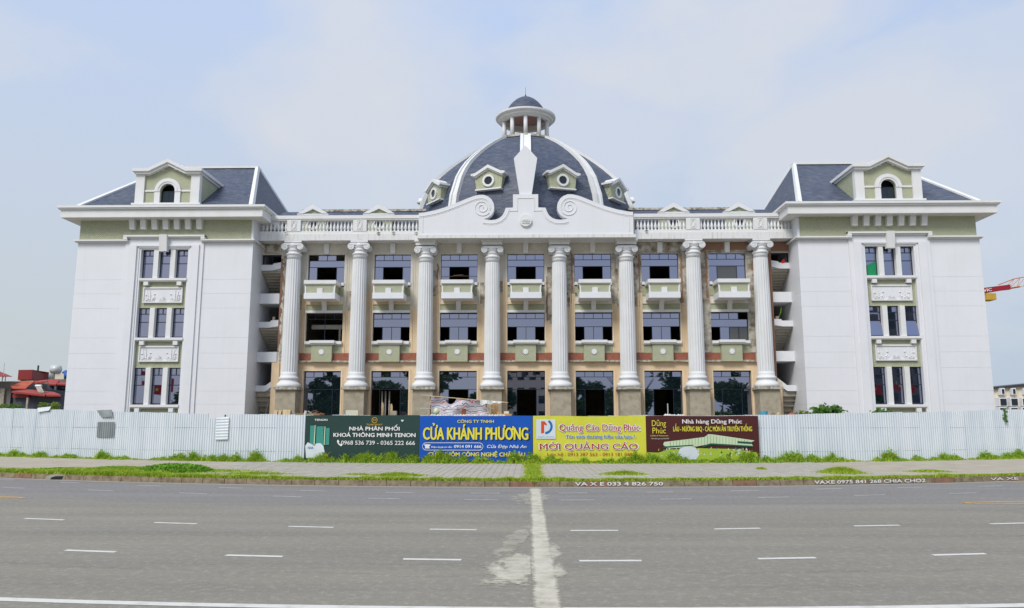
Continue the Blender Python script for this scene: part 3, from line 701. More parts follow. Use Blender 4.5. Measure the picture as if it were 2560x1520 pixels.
# ---- columns
NF = 20
def fluted(r, z, j):
    k = j % 4; return r * (1, .955, .93, .955)[k]
def column(cx_, ped=True, low=False):
    top = 14.72 if low else 15.0
    c = MB().lathe(cx_, 54.33, [(.555, 5.62)] + [(.565, 5.72), (.562, 8.5), (.54, 11), (.502, top - 1.25), (.49, top - 1.2)], NF * 4, rmod=fluted).build('column', 'column', B)
    prof = [(.79, 4.6), (.84, 4.66), (.85, 4.76), (.8, 4.86), (.7, 4.95), (.64, 5.03), (.625, 5.12), (.66, 5.16), (.69, 5.2), (.69, 5.27), (.66, 5.32), (.6, 5.36), (.585, 5.5), (.575, 5.66), (.5, 5.67)]
    MB().lathe(cx_, 54.33, prof, 40).build('column_base', 'column', c, True)
    t = top
    prof = [(.45, t - 1.22), (.5, t - 1.21), (.495, t - 1.0), (.5, t - .95), (.56, t - .9), (.575, t - .86), (.56, t - .81), (.49, t - .78), (.48, t - .64), (.53, t - .6), (.53, t - .56), (.48, t - .54), (.5, t - .4), (.58, t - .3), (.58, t - .12)]
    cap = MB().lathe(cx_, 54.33, prof, 40)
    cap.build('necking', 'column', c, True)
    v = MB()
    for s in (-1, 1):
        vx, vz = cx_ + s * .56, t - .34
        pts = [(vx + .235 * math.cos(k * math.pi / 12), vz + .235 * math.sin(k * math.pi / 12)) for k in range(24)]
        v.prism(pts, 53.78, 54.9)
        path = [(vx + s * (-(.21 - .0083 * k) * math.cos(k * .42)), 53.775, vz + (.21 - .0083 * k) * math.sin(k * .42 + 0)) for k in range(24)]
        v.tube(path, .022, 5)
    v.band([(cx_ - .62, t - .1), (cx_ - .3, t - .09), (cx_ + .3, t - .09), (cx_ + .62, t - .1)], [(cx_ - .58, t - .22), (cx_ - .3, t - .26), (cx_ + .3, t - .26), (cx_ + .58, t - .22)], 53.76, 54.9)
    for k in range(5): v.lathe(cx_ - .24 + .12 * k, 53.86, [(.0, t - .46), (.045, t - .42), (.045, t - .34), (.0, t - .3)], 6)
    for k in range(7): v.lathe(cx_ - .3 + .1 * k, 53.85, [(.0, t - .57), (.03, t - .54), (.0, t - .5)], 6)
    v.build('capital', 'column', c)
    if low: MB().box(cx_ - .78, cx_ + .78, 53.7, 54.95, 14.95, 15.07).box(cx_ - .7, cx_ + .7, 53.78, 54.95, 14.72, 14.949).build('abacus', 'trim', c)
    else: MB().box(cx_ - .62, cx_ + .62, 53.9, 54.95, 14.99, 15.105).build('abacus', 'trim', c)
    MB().box(cx_ - .87, cx_ + .87, 53.5, 54.98, 4.43, 4.6).build('pedestal_cap', 'ledge', c)
    MB().box(cx_ - .7, cx_ + .7, 53.68, 54.98, 0, 4.429).build('pedestal', 'render', c)
    return c
for i, cx_ in enumerate(COLX): column(cx_, low=i in (2, 3, 4, 5))

# ---- link entablatures, balustrades, roof dormers behind
for s, xa, xb in ((-1, -19.4, -7.79), (1, 7.67, 18.9)):
    e = MB().box(xa, xb, 53.9, 75, 15.11, 15.58).build('entablature', 'drip', B)
    bl = MB().box(xa, xb, 53.97, 54.35, 15.581, 15.8).box(xa, xb, 53.92, 54.4, 16.72, 16.97).box(xa, xb, 53.97, 54.35, 16.62, 16.719)
    piers = [COLX[0], COLX[1]] if s < 0 else [COLX[6], COLX[7]]
    for p in piers: bl.box(p - .49, p + .49, 53.94, 54.38, 15.801, 16.619)
    bal = bl.build('balustrade', 'trim', B)
    for p in piers:
        v = MB().box(p - .2, p - .17, 53.91, 53.939, 15.9, 16.6).box(p + .17, p + .2, 53.91, 53.939, 15.9, 16.6).box(p - .17, p + .17, 53.91, 53.939, 16.57, 16.6).box(p - .17, p + .17, 53.91, 53.939, 15.9, 15.93)
        ov = [(.13 * math.cos(k * math.pi / 10), .26 * math.sin(k * math.pi / 10)) for k in range(21)]
        v.band([(p + q_[0], 16.25 + q_[1]) for q_ in ov], [(p + q_[0] * .75, 16.25 + q_[1] * .87) for q_ in ov], 53.9, 53.939)
        v.build('pier_cartouche', 'trim', bal)
    # balusters
    stops = sorted([xa + .15] + [q_ for p in piers for q_ in (p - .49, p + .49)] + [xb - .05])
    first = None
    prof = [(.09, 15.801), (.09, 15.86), (.055, 15.88), (.05, 15.92), (.1, 16.02), (.105, 16.12), (.07, 16.28), (.045, 16.4), (.045, 16.46), (.07, 16.5), (.07, 16.53), (.085, 16.55), (.085, 16.619)]
    for k in range(0, len(stops), 2):
        n = int(round((stops[k + 1] - stops[k]) / .262))
        for j in range(n):
            px_ = stops[k] + (stops[k + 1] - stops[k]) * (j + .5) / n
            if first is None:
                first = MB().lathe(px_, 54.16, prof, 8).build('baluster', 'trim', bal, True); fx = px_
            else: dup(first, bal, (px_ - fx, 0, 0))
    # low slate roof with white ridge cap, attic dormers
    MB().prism_x([(56.6, 15.58), (56.6, 17.2), (59.4, 18.75), (74, 18.75), (74, 15.58)], xa if s < 0 else xa + .5, xb if s < 0 else xb).build('link_roof', 'slate', B)
    MB().box(xa + (1.5 if s < 0 else .3), xb - (.2 if s < 0 else 1.5), 59.3, 59.8, 18.751, 18.93).build('ridge_cap', 'ledge', B)
    for dx in ((-16.15, -11.15) if s < 0 else (10.95, 15.8)):
        d = MB().prism([(dx - 1.0, 15.59), (dx + 1.0, 15.59), (dx + 1.0, 17.78), (dx, 18.25), (dx - 1.0, 17.78)], 56.3, 58.3).build('attic_dormer', 'green', B)
        o_ = [(dx - 1.18, 17.72), (dx, 18.42), (dx + 1.18, 17.72)]; i_ = [(dx - .72, 17.72), (dx, 18.08), (dx + .72, 17.72)]
        MB().band(o_, i_, 56.12, 58.6).box(dx - 1.18, dx + 1.18, 56.16, 56.5, 17.6, 17.719).build('gable_frame', 'trim', d)
        ring = [(math.sin(k * math.pi / 12), math.cos(k * math.pi / 12)) for k in range(25)]
        MB().band([(dx + .46 * a_, 16.95 + .46 * c_) for a_, c_ in ring], [(dx + .32 * a_, 16.95 + .32 * c_) for a_, c_ in ring], 56.2, 56.3).build('oculus_ring', 'trim', d)
        MB().prism([(dx + .32 * a_, 16.95 + .32 * c_) for a_, c_ in ring[:-1]], 56.285, 56.295).build('oculus_pane', 'glass_dark', d)
    MB().box(xa + .1, xb - .1, 57.2, 57.4, 15.59, 17.5).build('parapet_wall', 'inter', B)

# ---- scrolled pediment wall
PX = lambda x_: x_
half = [(-7.72, 15.31), (-7.72, 16.93), (-7.3, 16.98), (-6.6, 17.12), (-5.9, 17.33), (-5.2, 17.6), (-4.6, 17.85), (-4.1, 18.06), (-3.75, 18.18), (-3.4, 18.25), (-3.1, 18.25), (-2.8, 18.14), (-2.55, 17.93), (-2.38, 17.62), (-2.33, 17.3), (-2.4, 16.98), (-2.58, 16.72), (-2.85, 16.54), (-3.08, 16.47),
        (-2.85, 16.42), (-2.55, 16.39), (-2.25, 16.42), (-1.98, 16.53), (-1.76, 16.72), (-1.62, 16.98), (-1.52, 17.28), (-1.0, 17.3), (-1.0, 18.27)]
halfr = [(-.2 - x_, z_) for x_, z_ in half]
outline = half + halfr[::-1]
ped = MB().prism(outline, 53.3, 53.95).build('pediment', 'white', B)
MB().box(-7.79, 7.67, 53.22, 54.98, 15.075, 15.309).build('pediment_base', 'drip', ped)
def inset(path, d):
    out_ = []
    for i in range(len(path)):
        p0 = Vector(path[max(i - 1, 0)]); p1 = Vector(path[min(i + 1, len(path) - 1)]); t = (p1 - p0).normalized(); n_ = Vector((t.y, -t.x))
        out_.append((path[i][0] + n_.x * d, path[i][1] + n_.y * d))
    return out_
b = MB()
up = half[1:12]
rimpts = half[3:12]
for sgn in (0, 1):
    mir = (lambda p: p) if sgn == 0 else (lambda p: (-.2 - p[0], p[1]))
    for d0, d1, yy in ((.24, .28, 53.27), (.33, .37, 53.285)):
        a_, c_ = inset(half[1:17], d0), inset(half[1:17], d1)
        b.band([mir(p) for p in a_[:15]], [mir(p) for p in c_[:15]], yy, 53.301)
        a_, c_ = inset(half[18:26], d0), inset(half[18:26], d1)
        b.band([mir(p) for p in a_], [mir(p) for p in c_], yy, 53.301)
    # spiral of the scroll
    cx_, cz_ = -3.2, 17.3
    sp = []
    for k in range(64):
        th = k * .2; r_ = .08 + .56 * (1 - k / 63) ** 1.0
        sp.append((cx_ + r_ * math.sin(th + 2.2), cz_ + r_ * math.cos(th + 2.2)))
    i2 = [(cx_ + (p[0] - cx_) * .92, cz_ + (p[1] - cz_) * .92) for p in sp]
    b.band([mir(p) for p in sp], [mir(p) for p in i2], 53.26, 53.301)
    # step mouldings round the middle block
    b.band([mir(p) for p in [(-.72, 17.0), (-.72, 18.03), (-.1, 18.03)]], [mir(p) for p in [(-.67, 17.0), (-.67, 17.97), (-.1, 17.97)]], 53.27, 53.301)
    b.band([mir(p) for p in [(-1.3, 17.09), (-.72, 17.09)]], [mir(p) for p in [(-1.3, 17.03), (-.72, 17.03)]], 53.271, 53.301)
    b.box(mir((-7.45, 0))[0], mir((-7.4, 0))[0], 53.27, 53.301, 15.5, 16.7)
b.build('pediment_moulding', 'trim', ped)
em = MB().prism([(-.1 + .43 * math.sin(k * math.pi / 16), 16.32 + .43 * math.cos(k * math.pi / 16)) for k in range(32)], 53.16, 53.301).build('emblem', 'trim', ped)
b = MB()
for k in range(-3, 4):
    th = k * .42; c0 = (-.1, 16.22)
    tip = (c0[0] + .33 * math.sin(th), c0[1] + .26 * math.cos(th)); n_ = Vector((math.cos(th), -math.sin(th))) * .05; md = (c0[0] + .2 * math.sin(th), c0[1] + .16 * math.cos(th))
    b.band([c0, (md[0] - n_.x, md[1] - n_.y), tip], [c0, (md[0] + n_.x, md[1] + n_.y), tip], 53.12, 53.161)
b.box(-.36, -.04, 53.12, 53.161, 16.12, 16.17).box(.0, .18, 53.12, 53.161, 16.14, 16.17).box(-.02, .16, 53.121, 53.161, 16.09, 16.12)
b.build('lotus_relief', 'trim', em)
# tall keel-shaped plaque standing over the pediment
MB().prism([(-.53, 18.27), (.33, 18.27), (.74, 21.0), (.27, 21.55), (-.1, 21.95), (-.47, 21.55), (-.94, 21.0)], 53.42, 53.75).build('plaque', 'white', ped)

# ---- dome on ten ribs
DY = 63.0
DP = [(9.5, 15.6), (9.3, 17.2), (9.02, 18.9), (8.45, 20.45), (7.98, 21.2), (7.42, 21.9), (6.8, 22.5), (6.12, 23.1), (5.3, 23.75), (4.45, 24.35), (3.55, 24.92), (2.75, 25.35)]
def dR(z):
    zs = [p[1] for p in DP]; return float(np.interp(z, zs, [p[0] for p in DP]))
dome = MB().lathe(CX, DY, DP, 10).build('dome', 'slate', B)
MB().lathe(CX, DY, [(2.6, 25.3), (2.95, 25.32), (2.95, 25.5), (2.5, 25.52)], 10).lathe(CX, DY, [(2.3, 25.5), (2.3, 25.72)], 30).build('dome_crown', 'ledge', dome)
for k in range(10):
    th = k * math.pi / 5; c_, s_ = math.cos(th), math.sin(th); b = MB()
    def rp(r_, t_, z_): return (CX + r_ * s_ + t_ * c_, DY - r_ * c_ + t_ * s_, z_)
    P_ = [(r_ , z_, (.7 * (.42 + .58 * min(1, max(0, (25.4 - z_) / 6.0))) if k else .8)) for r_, z_ in DP]
    for t0, t1, up_ in ((-1, -.45, .17), (-.45, .45, .07), (.45, 1, .17)):
        vs = []; fs = []
        for r_, z_, w_ in P_:
            hw = w_ * .52
            vs += [rp(r_ - .25, t0 * hw, z_), rp(r_ + up_, t0 * hw, z_ + up_ * .5), rp(r_ + up_, t1 * hw, z_ + up_ * .5), rp(r_ - .25, t1 * hw, z_)]
        for i in range(len(P_) - 1):
            for j in range(3): fs.append((i * 4 + j, i * 4 + j + 1, (i + 1) * 4 + j + 1, (i + 1) * 4 + j))
        b.add(vs, fs)
    b.build('dome_rib', 'trim', dome)
ring = [(math.sin(k * math.pi / 16), math.cos(k * math.pi / 16)) for k in range(33)]
for k in range(10):
    az = R(18 + 36 * k)
    T = Matrix.Translation((CX, DY, 0)) @ Matrix.Rotation(az, 4, 'Z')
    yf = -8.78; z0 = 19.72          # local: front towards -Y
    mb = MB(T); mb.prism([(-.98, z0 - .6), (.98, z0 - .6), (1.1, z0 + .4), (0, z0 + .95), (-1.1, z0 + .4)], yf, yf + 2.4)
    d = mb.build('dome_dormer', 'green', dome)
    mb = MB(T)
    mb.band([(-1.2, z0 + .6), (-1.0, z0 + .62), (0, z0 + 1.18), (1.0, z0 + .62), (1.2, z0 + .6)], [(-1.2, z0 + .38), (-1.0, z0 + .4), (0, z0 + .94), (1.0, z0 + .4), (1.2, z0 + .38)], yf - .22, yf + 2.6)
    mb.band([(-1.12, z0 + .378), (-.99, z0 + .398), (0, z0 + .938), (.99, z0 + .398), (1.12, z0 + .378)], [(-1.12, z0 + .28), (-.99, z0 + .3), (0, z0 + .84), (.99, z0 + .3), (1.12, z0 + .28)], yf - .12, yf + 2.2)
    mb.band([(-1.32, z0 + .57), (-1.201, z0 + .57)], [(-1.32, z0 + .42), (-1.201, z0 + .42)], yf - .26, yf + 1.5).band([(1.201, z0 + .57), (1.32, z0 + .57)], [(1.201, z0 + .42), (1.32, z0 + .42)], yf - .26, yf + 1.5)
    mb.box(-1.02, 1.02, yf - .14, yf + .5, z0 - .7, z0 - .601)
    mb.band([(.46 * a_, z0 + .46 * c_) for a_, c_ in ring], [(.31 * a_, z0 + .31 * c_) for a_, c_ in ring], yf - .12, yf - .001)
    tb = bpy.data.meshes.new('dormer_trim'); tb.from_pydata([(p[0] + .1, p[1] - 55, p[2]) for p in mb.v], [], mb.f); tb.materials.append(M['trim'])
    o = bpy.data.objects.new('dormer_trim', tb); COL.objects.link(o); o.parent = dome
    MB(T).prism([(.31 * a_, z0 + .31 * c_) for a_, c_ in ring[:-1]], yf - .03, yf - .01).build('oculus_pane', 'glass_dark', dome)

# ---- lantern
lan = MB().lathe(CX, DY, [(1.74, 27.95), (1.74, 27.42), (2.06, 27.4), (2.1, 27.5), (2.3, 27.54), (2.34, 27.7), (2.5, 27.74), (2.56, 27.8), (2.57, 27.95), (2.2, 28.02), (1.8, 28.04), (1.79, 28.24), (1.7, 28.26)], 48).build('lantern', 'trim', B)
MB().lathe(CX, DY, [(1.72, 27.9), (.9, 27.93), (.01, 27.94)], 32).build('lantern_ceiling', 'ceiling', lan)
for k in range(10):
    th = k * math.pi / 5; r_ = 1.9
    MB().lathe(CX + r_ * math.sin(th), DY - r_ * math.cos(th), [(.17, 25.68), (.165, 27.41)], 14).build('lantern_column', 'column', lan, True)
capd = MB().lathe(CX, DY, [(1.72, 28.24), (1.64, 28.5), (1.46, 28.84), (1.2, 29.18), (.88, 29.48), (.52, 29.7), (.22, 29.81), (.06, 29.84)], 36).build('lantern_cap', 'slate', lan, True)
MB().lathe(CX, DY, [(.12, 29.82), (.1, 29.92), (.04, 30.02), (.014, 30.15), (.01, 30.75)], 8).build('finial', 'lead', lan)

# ---- the two stair bays
for s, xw, xc in ((-1, -19.41, -17.98), (1, 18.91, 17.6)):
    X = lambda f: xw + (xc - xw) * f          # 0 at the wing, 1 at the centre block
    ms = MB().box(xc, xc - s * .35 * -1 if False else xc + (-.0), 55, 61.5, 0, .01)
    wall = MB().box(min(xc, xc - s * .3), max(xc, xc - s * .3), 55.36, 61.6, 0, 15.1).box(min(xw, xc), max(xw, xc), 61.6, 61.9, 0, 15.1)
    wall.build('stairwell', 'inter', B)
    for z0, z1 in ((10.68, 11.42), (6.45, 7.17)):
        MB().box(X(0), X(1), 54.93, 55.15, z0, z1).box(X(0), X(1), 55.151, 57.2, z0, z0 + .2).build('stair_spandrel', 'white', B)
    for z0, r0, r1 in ((13.13, 0, .16), (8.93, .0, .1), (4.35, 0, .5)):
        k0 = .55 if r1 < .4 else .48
        MB().prism([(X(0), z0), (X(k0), z0), (X(1), z0 + r1), (X(1), z0 + r1 + .45), (X(.62 if r1 < .4 else .5), z0 + .42 + (.1 if r1 < .4 else 0)), (X(.58 if r1 < .4 else .48), z0 + .42), (X(0), z0 + .42)], 54.95, 55.15).box(X(0), X(1), 55.151, 56.6, z0 + .02, z0 + .22).build('stair_landing', 'white', B)
    for zt, zb in ((13.12, 11.3), (8.92, 7.05), (4.34, .5)):
        n = 11; pts = [(55.16 + 3.0 * k / n + 0, zt - (zt - zb) * k / n) for k in range(n + 1)]
        poly = []
        for k in range(n): poly += [(pts[k][0], pts[k][1]), (pts[k][0] + .02, pts[k + 1][1])]
        poly += [(58.3, zb - .05), (58.3, zb + .4), (55.3, zt + .1)]
        fl = MB().prism_x(poly, X(.0), X(1.0)).build('stair_flight', 'soffit', B)
    b = MB().box(X(0), X(1), 55.2, 55.3, 14.22, 14.32).box(X(0), X(.06), 55.22, 55.3, 13.6, 14.22).box(X(.48), X(.51), 55.22, 55.28, 13.55, 14.22)
    b.build('stair_window_frame', 'frame', B)
MB().box(-18.3, -17.75, 54.9, 54.984, 0.3, 6.42).build('cladding_panel', 'tan', B); MB().box(17.55, 17.9, 54.9, 54.999, .3, 5.0).build('cladding_panel', 'tan', B)

# ---- wings
def wing(cx_, s, outer_panes):
    """s = +1 when the inner side (towards the dome) is +X"""
    hw = 6.27
    core = MB().box(cx_ - hw + .03, cx_ + hw - .03, 53.5, 69, 0, 16.42)
    for t0, t1 in ((-hw + .03, -1.68), (1.68, hw - .03)): core.box(cx_ + t0, cx_ + t1, 53.03, 53.499, 0, 14.79)
    core.box(cx_ - 1.68, cx_ + 1.68, 53.03, 53.499, 14.36, 14.79)
    wg = core.build('wing', 'white', B)
    zs = [0.2, 2.4, 3.4, 4.3, 5.85, 6.92, 8.0, 10.08, 11.12, 12.12, 14.79]
    for t0, t1 in ((-hw, -2.81), (2.81, hw)):
        for za, zb in zip(zs, zs[1:]):
            MB().box(cx_ + t0, cx_ + t1, 53.018, 53.029, za + .006, zb - .006).build('cladding_panel', 'white', wg)
    for za, zb in zip(zs, zs[1:]):           # returns along the inner side
        MB().box(cx_ + s * (hw - .029), cx_ + s * (hw - .018), 53.03, 55.0, za + .006, zb - .006).build('cladding_panel', 'white', wg)
    # raised window bay with stepped frame
    b = MB()
    for q in (-1, 1):
        b.box(cx_ + q * 2.8, cx_ + q * 2.5, 52.93, 53.029, 0, 15.0)
        b.box(cx_ + q * 2.499, cx_ + q * 1.96, 52.84, 53.029, 0, 14.6)
        b.box(cx_ + q * 1.959, cx_ + q * 1.8, 52.95, 53.029, 0, 14.5)
        b.box(cx_ + q * 1.799, cx_ + q * 1.681, 53.0, 53.3, 0, 14.42)
    b.box(cx_ - 2.499, cx_ + 2.499, 52.93, 53.029, 14.601, 15.05).box(cx_ - 1.959, cx_ + 1.959, 52.86, 53.029, 14.501, 14.6).box(cx_ - 1.8, cx_ + 1.8, 52.9, 53.029, 14.42, 14.5)
    b.box(cx_ - 1.68, cx_ + 1.68, 52.98, 53.3, 14.3, 14.419)
    b.build('bay_frame', 'white', wg)
    MB().prism_x([(52.55, 15.28), (53.02, 15.28), (53.02, 14.1), (52.7, 14.1)], cx_ - .27, cx_ + .27).build('keystone', 'trim', wg)
    # string course stepping up over the bay
    b = MB()
    for q in (-1, 1):
        xo = cx_ + q * (hw + .18); xi = cx_ + q * 2.62
        b.box(xi, xo, 52.72, 53.2, 14.87, 14.97).box(xi, cx_ + q * (hw + .1), 52.82, 53.2, 14.79, 14.869)
        b.box(cx_ + q * 2.9, cx_ + q * 2.63, 52.7, 53.2, 14.971, 15.27)
    b.box(cx_ - 2.9, cx_ - .271, 52.69, 53.2, 15.16, 15.28).box(cx_ + .271, cx_ + 2.9, 52.69, 53.2, 15.16, 15.28).box(cx_ - 2.6, cx_ + 2.6, 52.8, 53.2, 15.06, 15.159)
    b.box(cx_ + s * (hw - .2), cx_ + s * (hw + .18), 53.201, 56, 14.87, 14.97)
    b.build('string_course', 'trim', wg)
    MB().box(cx_ - hw + .06, cx_ + hw - .16, 53.02, 53.3, 14.98, 16.42).build('mosaic_frieze', 'green', wg)
    MB().box(cx_ + s * (hw - .15), cx_ + s * hw, 53.0, 53.4, 14.975, 16.42).box(cx_ + s * (hw - .02), cx_ + s * hw, 53.4, 69, 14.975, 16.42).build('frieze_corner', 'white', wg)
    # windows, mullions, sills, mosaic spandrels, relief panels
    for zi, (z0, z1) in enumerate(((12.27, 14.3), (8.06, 10.12), (3.43, 5.92))):
        for q in (-1, 1): MB().box(cx_ + q * .6 - .17, cx_ + q * .6 + .17, 53.02, 53.42, z0 - .05, z1).build('mullion', 'trim', wg)
        for wi, (xa, xb) in enumerate(((-1.68, -.77), (-.43, .43), (.77, 1.68))):
            hinge = 'hinged' if (outer_panes and zi == 1 and wi != 1) else 'g'
            window(cx_ + xa, cx_ + xb, z0, z1, 53.36, [(0, .5, .8, 1, 'g'), (.5, 1, .8, 1, 'g'), (0, 1, .52, .8, 'g'), (0, 1, 0, .52, hinge)], wg, .05)
        b = MB().box(cx_ - 1.7, cx_ + 1.7, 52.92, 53.42, z0 - .22, z0 - .051).box(cx_ - 1.68, cx_ + 1.68, 53.0, 53.4, z0 - .3, z0 - .221)
        for q in (-1, 1): b.box(cx_ + q * 1.18 - .16, cx_ + q * 1.18 + .16, 52.95, 53.3, z0 - .56, z0 - .301)
        b.build('window_sill', 'trim', wg)
        zb = (10.12, 5.92, .3)[zi]
        MB().box(cx_ - 1.68, cx_ + 1.68, 53.24, 53.495, zb + .001, z0 - .302).build('mosaic_spandrel', 'green', wg)
        if zi < 2:
            ra, rb = ((10.5, 11.58), (6.36, 7.42))[zi]
            rl = MB().box(cx_ - 1.36, cx_ + 1.36, 53.16, 53.239, ra, rb).build('relief_panel', 'white', wg)
            b = MB().box(cx_ - 1.4, cx_ + 1.4, 53.1, 53.2, rb - .08, rb + .02).box(cx_ - 1.4, cx_ + 1.4, 53.1, 53.2, ra - .02, ra + .07)
            b.box(cx_ - 1.4, cx_ - 1.32, 53.1, 53.2, ra + .071, rb - .081).box(cx_ + 1.32, cx_ + 1.4, 53.1, 53.2, ra + .071, rb - .081)
            b.build('relief_frame', 'trim', rl)
            v = MB(); zc = ra + .12
            for q in (-1, 1):
                bx_ = cx_ + q * .88
                for (dx, h, lean) in ((0, .78, .02), (.12, .72, .12), (-.14, .3, -.16), (.2, .34, .14), (-.26, .22, -.12), (.05, .42, -.1), (-.05, .36, .12), (.28, .2, .1)):
                    x0_ = bx_ + q * dx; v.tube([(x0_, 53.15, zc), (x0_ + q * lean * .5, 53.14, zc + h * .55), (x0_ + q * lean, 53.15, zc + h)], .035, 5, .018)
                for (dx, dz) in ((-.3, .42), (.3, .36), (-.2, .12), (.14, .1), (.0, .05), (.24, .02)): v.lathe(bx_ + q * dx, 53.15, [(.0, zc + dz), (.07, zc + dz + .05), (.0, zc + dz + .12)], 7)
            for k in range(-3, 4):
                th = k * .45; v.tube([(cx_, 53.15, zc + .08), (cx_ + .24 * math.sin(th), 53.14, zc + .08 + .22 * math.cos(th))], .03, 5, .012)
            v.box(cx_ - .28, cx_ + .28, 53.13, 53.16, zc, zc + .05)
            v.build('relief_carving', 'trim', rl)
    if outer_panes:          # banner of green cloth behind the top left light
        MB().prism([(cx_ - 1.5, 12.3), (cx_ - .85, 12.3), (cx_ - .85, 13.3), (cx_ - 1.2, 13.15), (cx_ - 1.5, 13.0)], 53.33, 53.345).build('green_cloth', grn, wg)
    # cornice
    b = MB().box(cx_ - hw - .88, cx_ + hw + .88, 52.1, 69.7, 16.421, 16.98)
    b.box(cx_ - hw - 1.0, cx_ + hw + 1.0, 51.98, 69.8, 16.981, 17.08).box(cx_ - hw - 1.08, cx_ + hw + 1.08, 51.9, 69.9, 17.081, 17.24)
    b.build('cornice', 'trim', wg)
    for k in range(7):
        bx_ = cx_ + .05 + (k - 3) * .8
        MB().prism_x([(52.6, 16.42), (53.02, 16.42), (53.02, 15.72), (52.74, 15.72), (52.71, 15.95), (52.64, 16.2)], bx_ - .19, bx_ + .19).build('bracket', 'trim', wg)
    # hipped slate roof
    E = [(cx_ - 6.3, 52.4), (cx_ + 6.3, 52.4), (cx_ + 6.3, 68.8), (cx_ - 6.3, 68.8)]; T_ = [(cx_ - 3.7, 60.3), (cx_ + 3.7, 60.3), (cx_ + 3.7, 60.9), (cx_ - 3.7, 60.9)]
    zt = 22.7
    rf = MB().add([(*p, 17.241) for p in E] + [(*p, zt) for p in T_], [(0, 1, 5, 4), (1, 2, 6, 5), (2, 3, 7, 6), (3, 0, 4, 7), (4, 5, 6, 7)]).build('wing_roof', 'slate', B)
    for k in range(4):
        p0 = Vector((*E[k], 17.26)); p1 = Vector((*T_[k], zt + .02)); b = MB()
        d_ = (p1 - p0); ha = Vector((.27, 0, 0)); hb = Vector((0, .45, 0)); up_ = Vector((0, 0, .14)); sx = 1 if k in (0, 3) else -1; sy = 1 if k in (0, 1) else -1
        a0 = p0 + ha * sx; a1 = p0 + hb * sy; c0 = p1 + ha * sx * .9; c1 = p1 + hb * sy * .9
        b.add([tuple(q) for q in (p0 + up_, a0 + up_ * .8, c0 + up_ * .8, p1 + up_, a1 + up_ * .8, c1 + up_ * .8, a0 - up_, c0 - up_, a1 - up_, c1 - up_)],
              [(0, 1, 2, 3), (0, 3, 5, 4), (1, 6, 7, 2), (4, 5, 9, 8)])
        b.build('hip_cap', 'trim', rf)
    MB().box(cx_ - 3.75, cx_ + 3.75, 60.15, 60.5, zt, zt + .16).box(cx_ - 3.75, cx_ + 3.75, 60.501, 61.0, zt, zt + .14).build('ridge_cap', 'trim', rf)
    # dormer
    dx = cx_ + .08
    d = MB()
    n = 12
    arc = [(dx + .53 * math.cos(math.pi * k / n), 18.48 + .53 * math.sin(math.pi * k / n)) for k in range(n + 1)]
    d.prism([(dx - 1.66, 17.55), (dx - .53, 17.55)] + arc[::-1] + [(dx + .53, 17.55), (dx + 1.66, 17.55), (dx + 1.66, 19.75), (dx, 20.45), (dx - 1.66, 19.75)], 52.7, 52.95)
    dm = d.build('wing_dormer', 'green', B)
    MB().prism_x([(52.96, 17.3), (52.96, 19.72), (56.6, 19.72)], dx - 2.28, dx - 2.1).build('dormer_cheek', 'green', dm)
    MB().prism_x([(52.96, 17.3), (52.96, 19.72), (56.6, 19.72)], dx + 2.1, dx + 2.28).build('dormer_cheek', 'green', dm)
    b = MB()
    for q in (-1, 1):
        b.box(dx + q * 1.67, dx + q * 2.3, 52.56, 52.96, 17.55, 19.7)
        b.box(dx + q * 1.6, dx + q * 2.36, 52.5, 52.97, 19.3, 19.36) if False else None
        b.box(dx + q * .53, dx + q * .93, 52.6, 52.7, 17.55, 18.42).box(dx + q * .94, dx + q * 1.66, 52.64, 52.7, 18.42, 18.55).box(dx + q * .53, dx + q * .98, 52.56, 52.7, 18.421, 18.56)
        for k in range(4): b.box(dx + q * (1.66 - .32 * k), dx + q * (1.34 - .32 * k), 52.62, 52.7, 19.62 + .13 * k, 20.1 + .13 * k)
    oa = [(dx + .93 * math.cos(math.pi * k / n), 18.5 + .9 * math.sin(math.pi * k / n)) for k in range(n + 1)]
    b.band(oa, arc, 52.58, 52.7)
    oa2 = [(dx + .74 * math.cos(math.pi * k / n), 18.5 + .72 * math.sin(math.pi * k / n)) for k in range(n + 1)]; oa3 = [(dx + .66 * math.cos(math.pi * k / n), 18.5 + .64 * math.sin(math.pi * k / n)) for k in range(n + 1)]
    b.band(oa2, oa3, 52.54, 52.58)
    b.box(dx - 2.46, dx + 2.46, 52.42, 52.96, 17.42, 17.549).box(dx - 2.38, dx + 2.38, 52.5, 52.96, 17.25, 17.419)
    b.build('dormer_surround', 'trim', dm)
    b = MB()
    oo = [(dx - 2.5, 20.06), (dx - 1.4, 20.06), (dx, 20.74), (dx + 1.4, 20.06), (dx + 2.5, 20.06)]; ii = [(dx - 2.5, 19.84), (dx - 1.33, 19.84), (dx, 20.5), (dx + 1.33, 19.84), (dx + 2.5, 19.84)]
    b.band(oo, ii, 52.28, 57.0)
    ii2 = [(dx - 2.36, 19.68), (dx - 1.28, 19.68), (dx, 20.3), (dx + 1.28, 19.68), (dx + 2.36, 19.68)]; oo2 = [(p[0] * 1, p[1] - .002) for p in [(dx - 2.36, 19.84), (dx - 1.33, 19.84), (dx, 20.5), (dx + 1.33, 19.84), (dx + 2.36, 19.84)]]
    b.band(oo2, ii2, 52.4, 56.8)
    for q in (-1, 1): b.add([(dx + q * 1.75, 52.4, 20.06), (dx + q * 2.4, 52.4, 20.06), (dx + q * 2.4, 53.05, 20.06), (dx + q * 1.75, 53.05, 20.06), (dx + q * 2.07, 52.72, 20.22)], [(0, 1, 4), (1, 2, 4), (2, 3, 4), (3, 0, 4)])
    b.build('dormer_gable', 'trim', dm)
    MB().box(dx - .53, dx + .53, 53.4, 53.45, 17.4, 19.1).build('dark_opening', 'dark', dm)
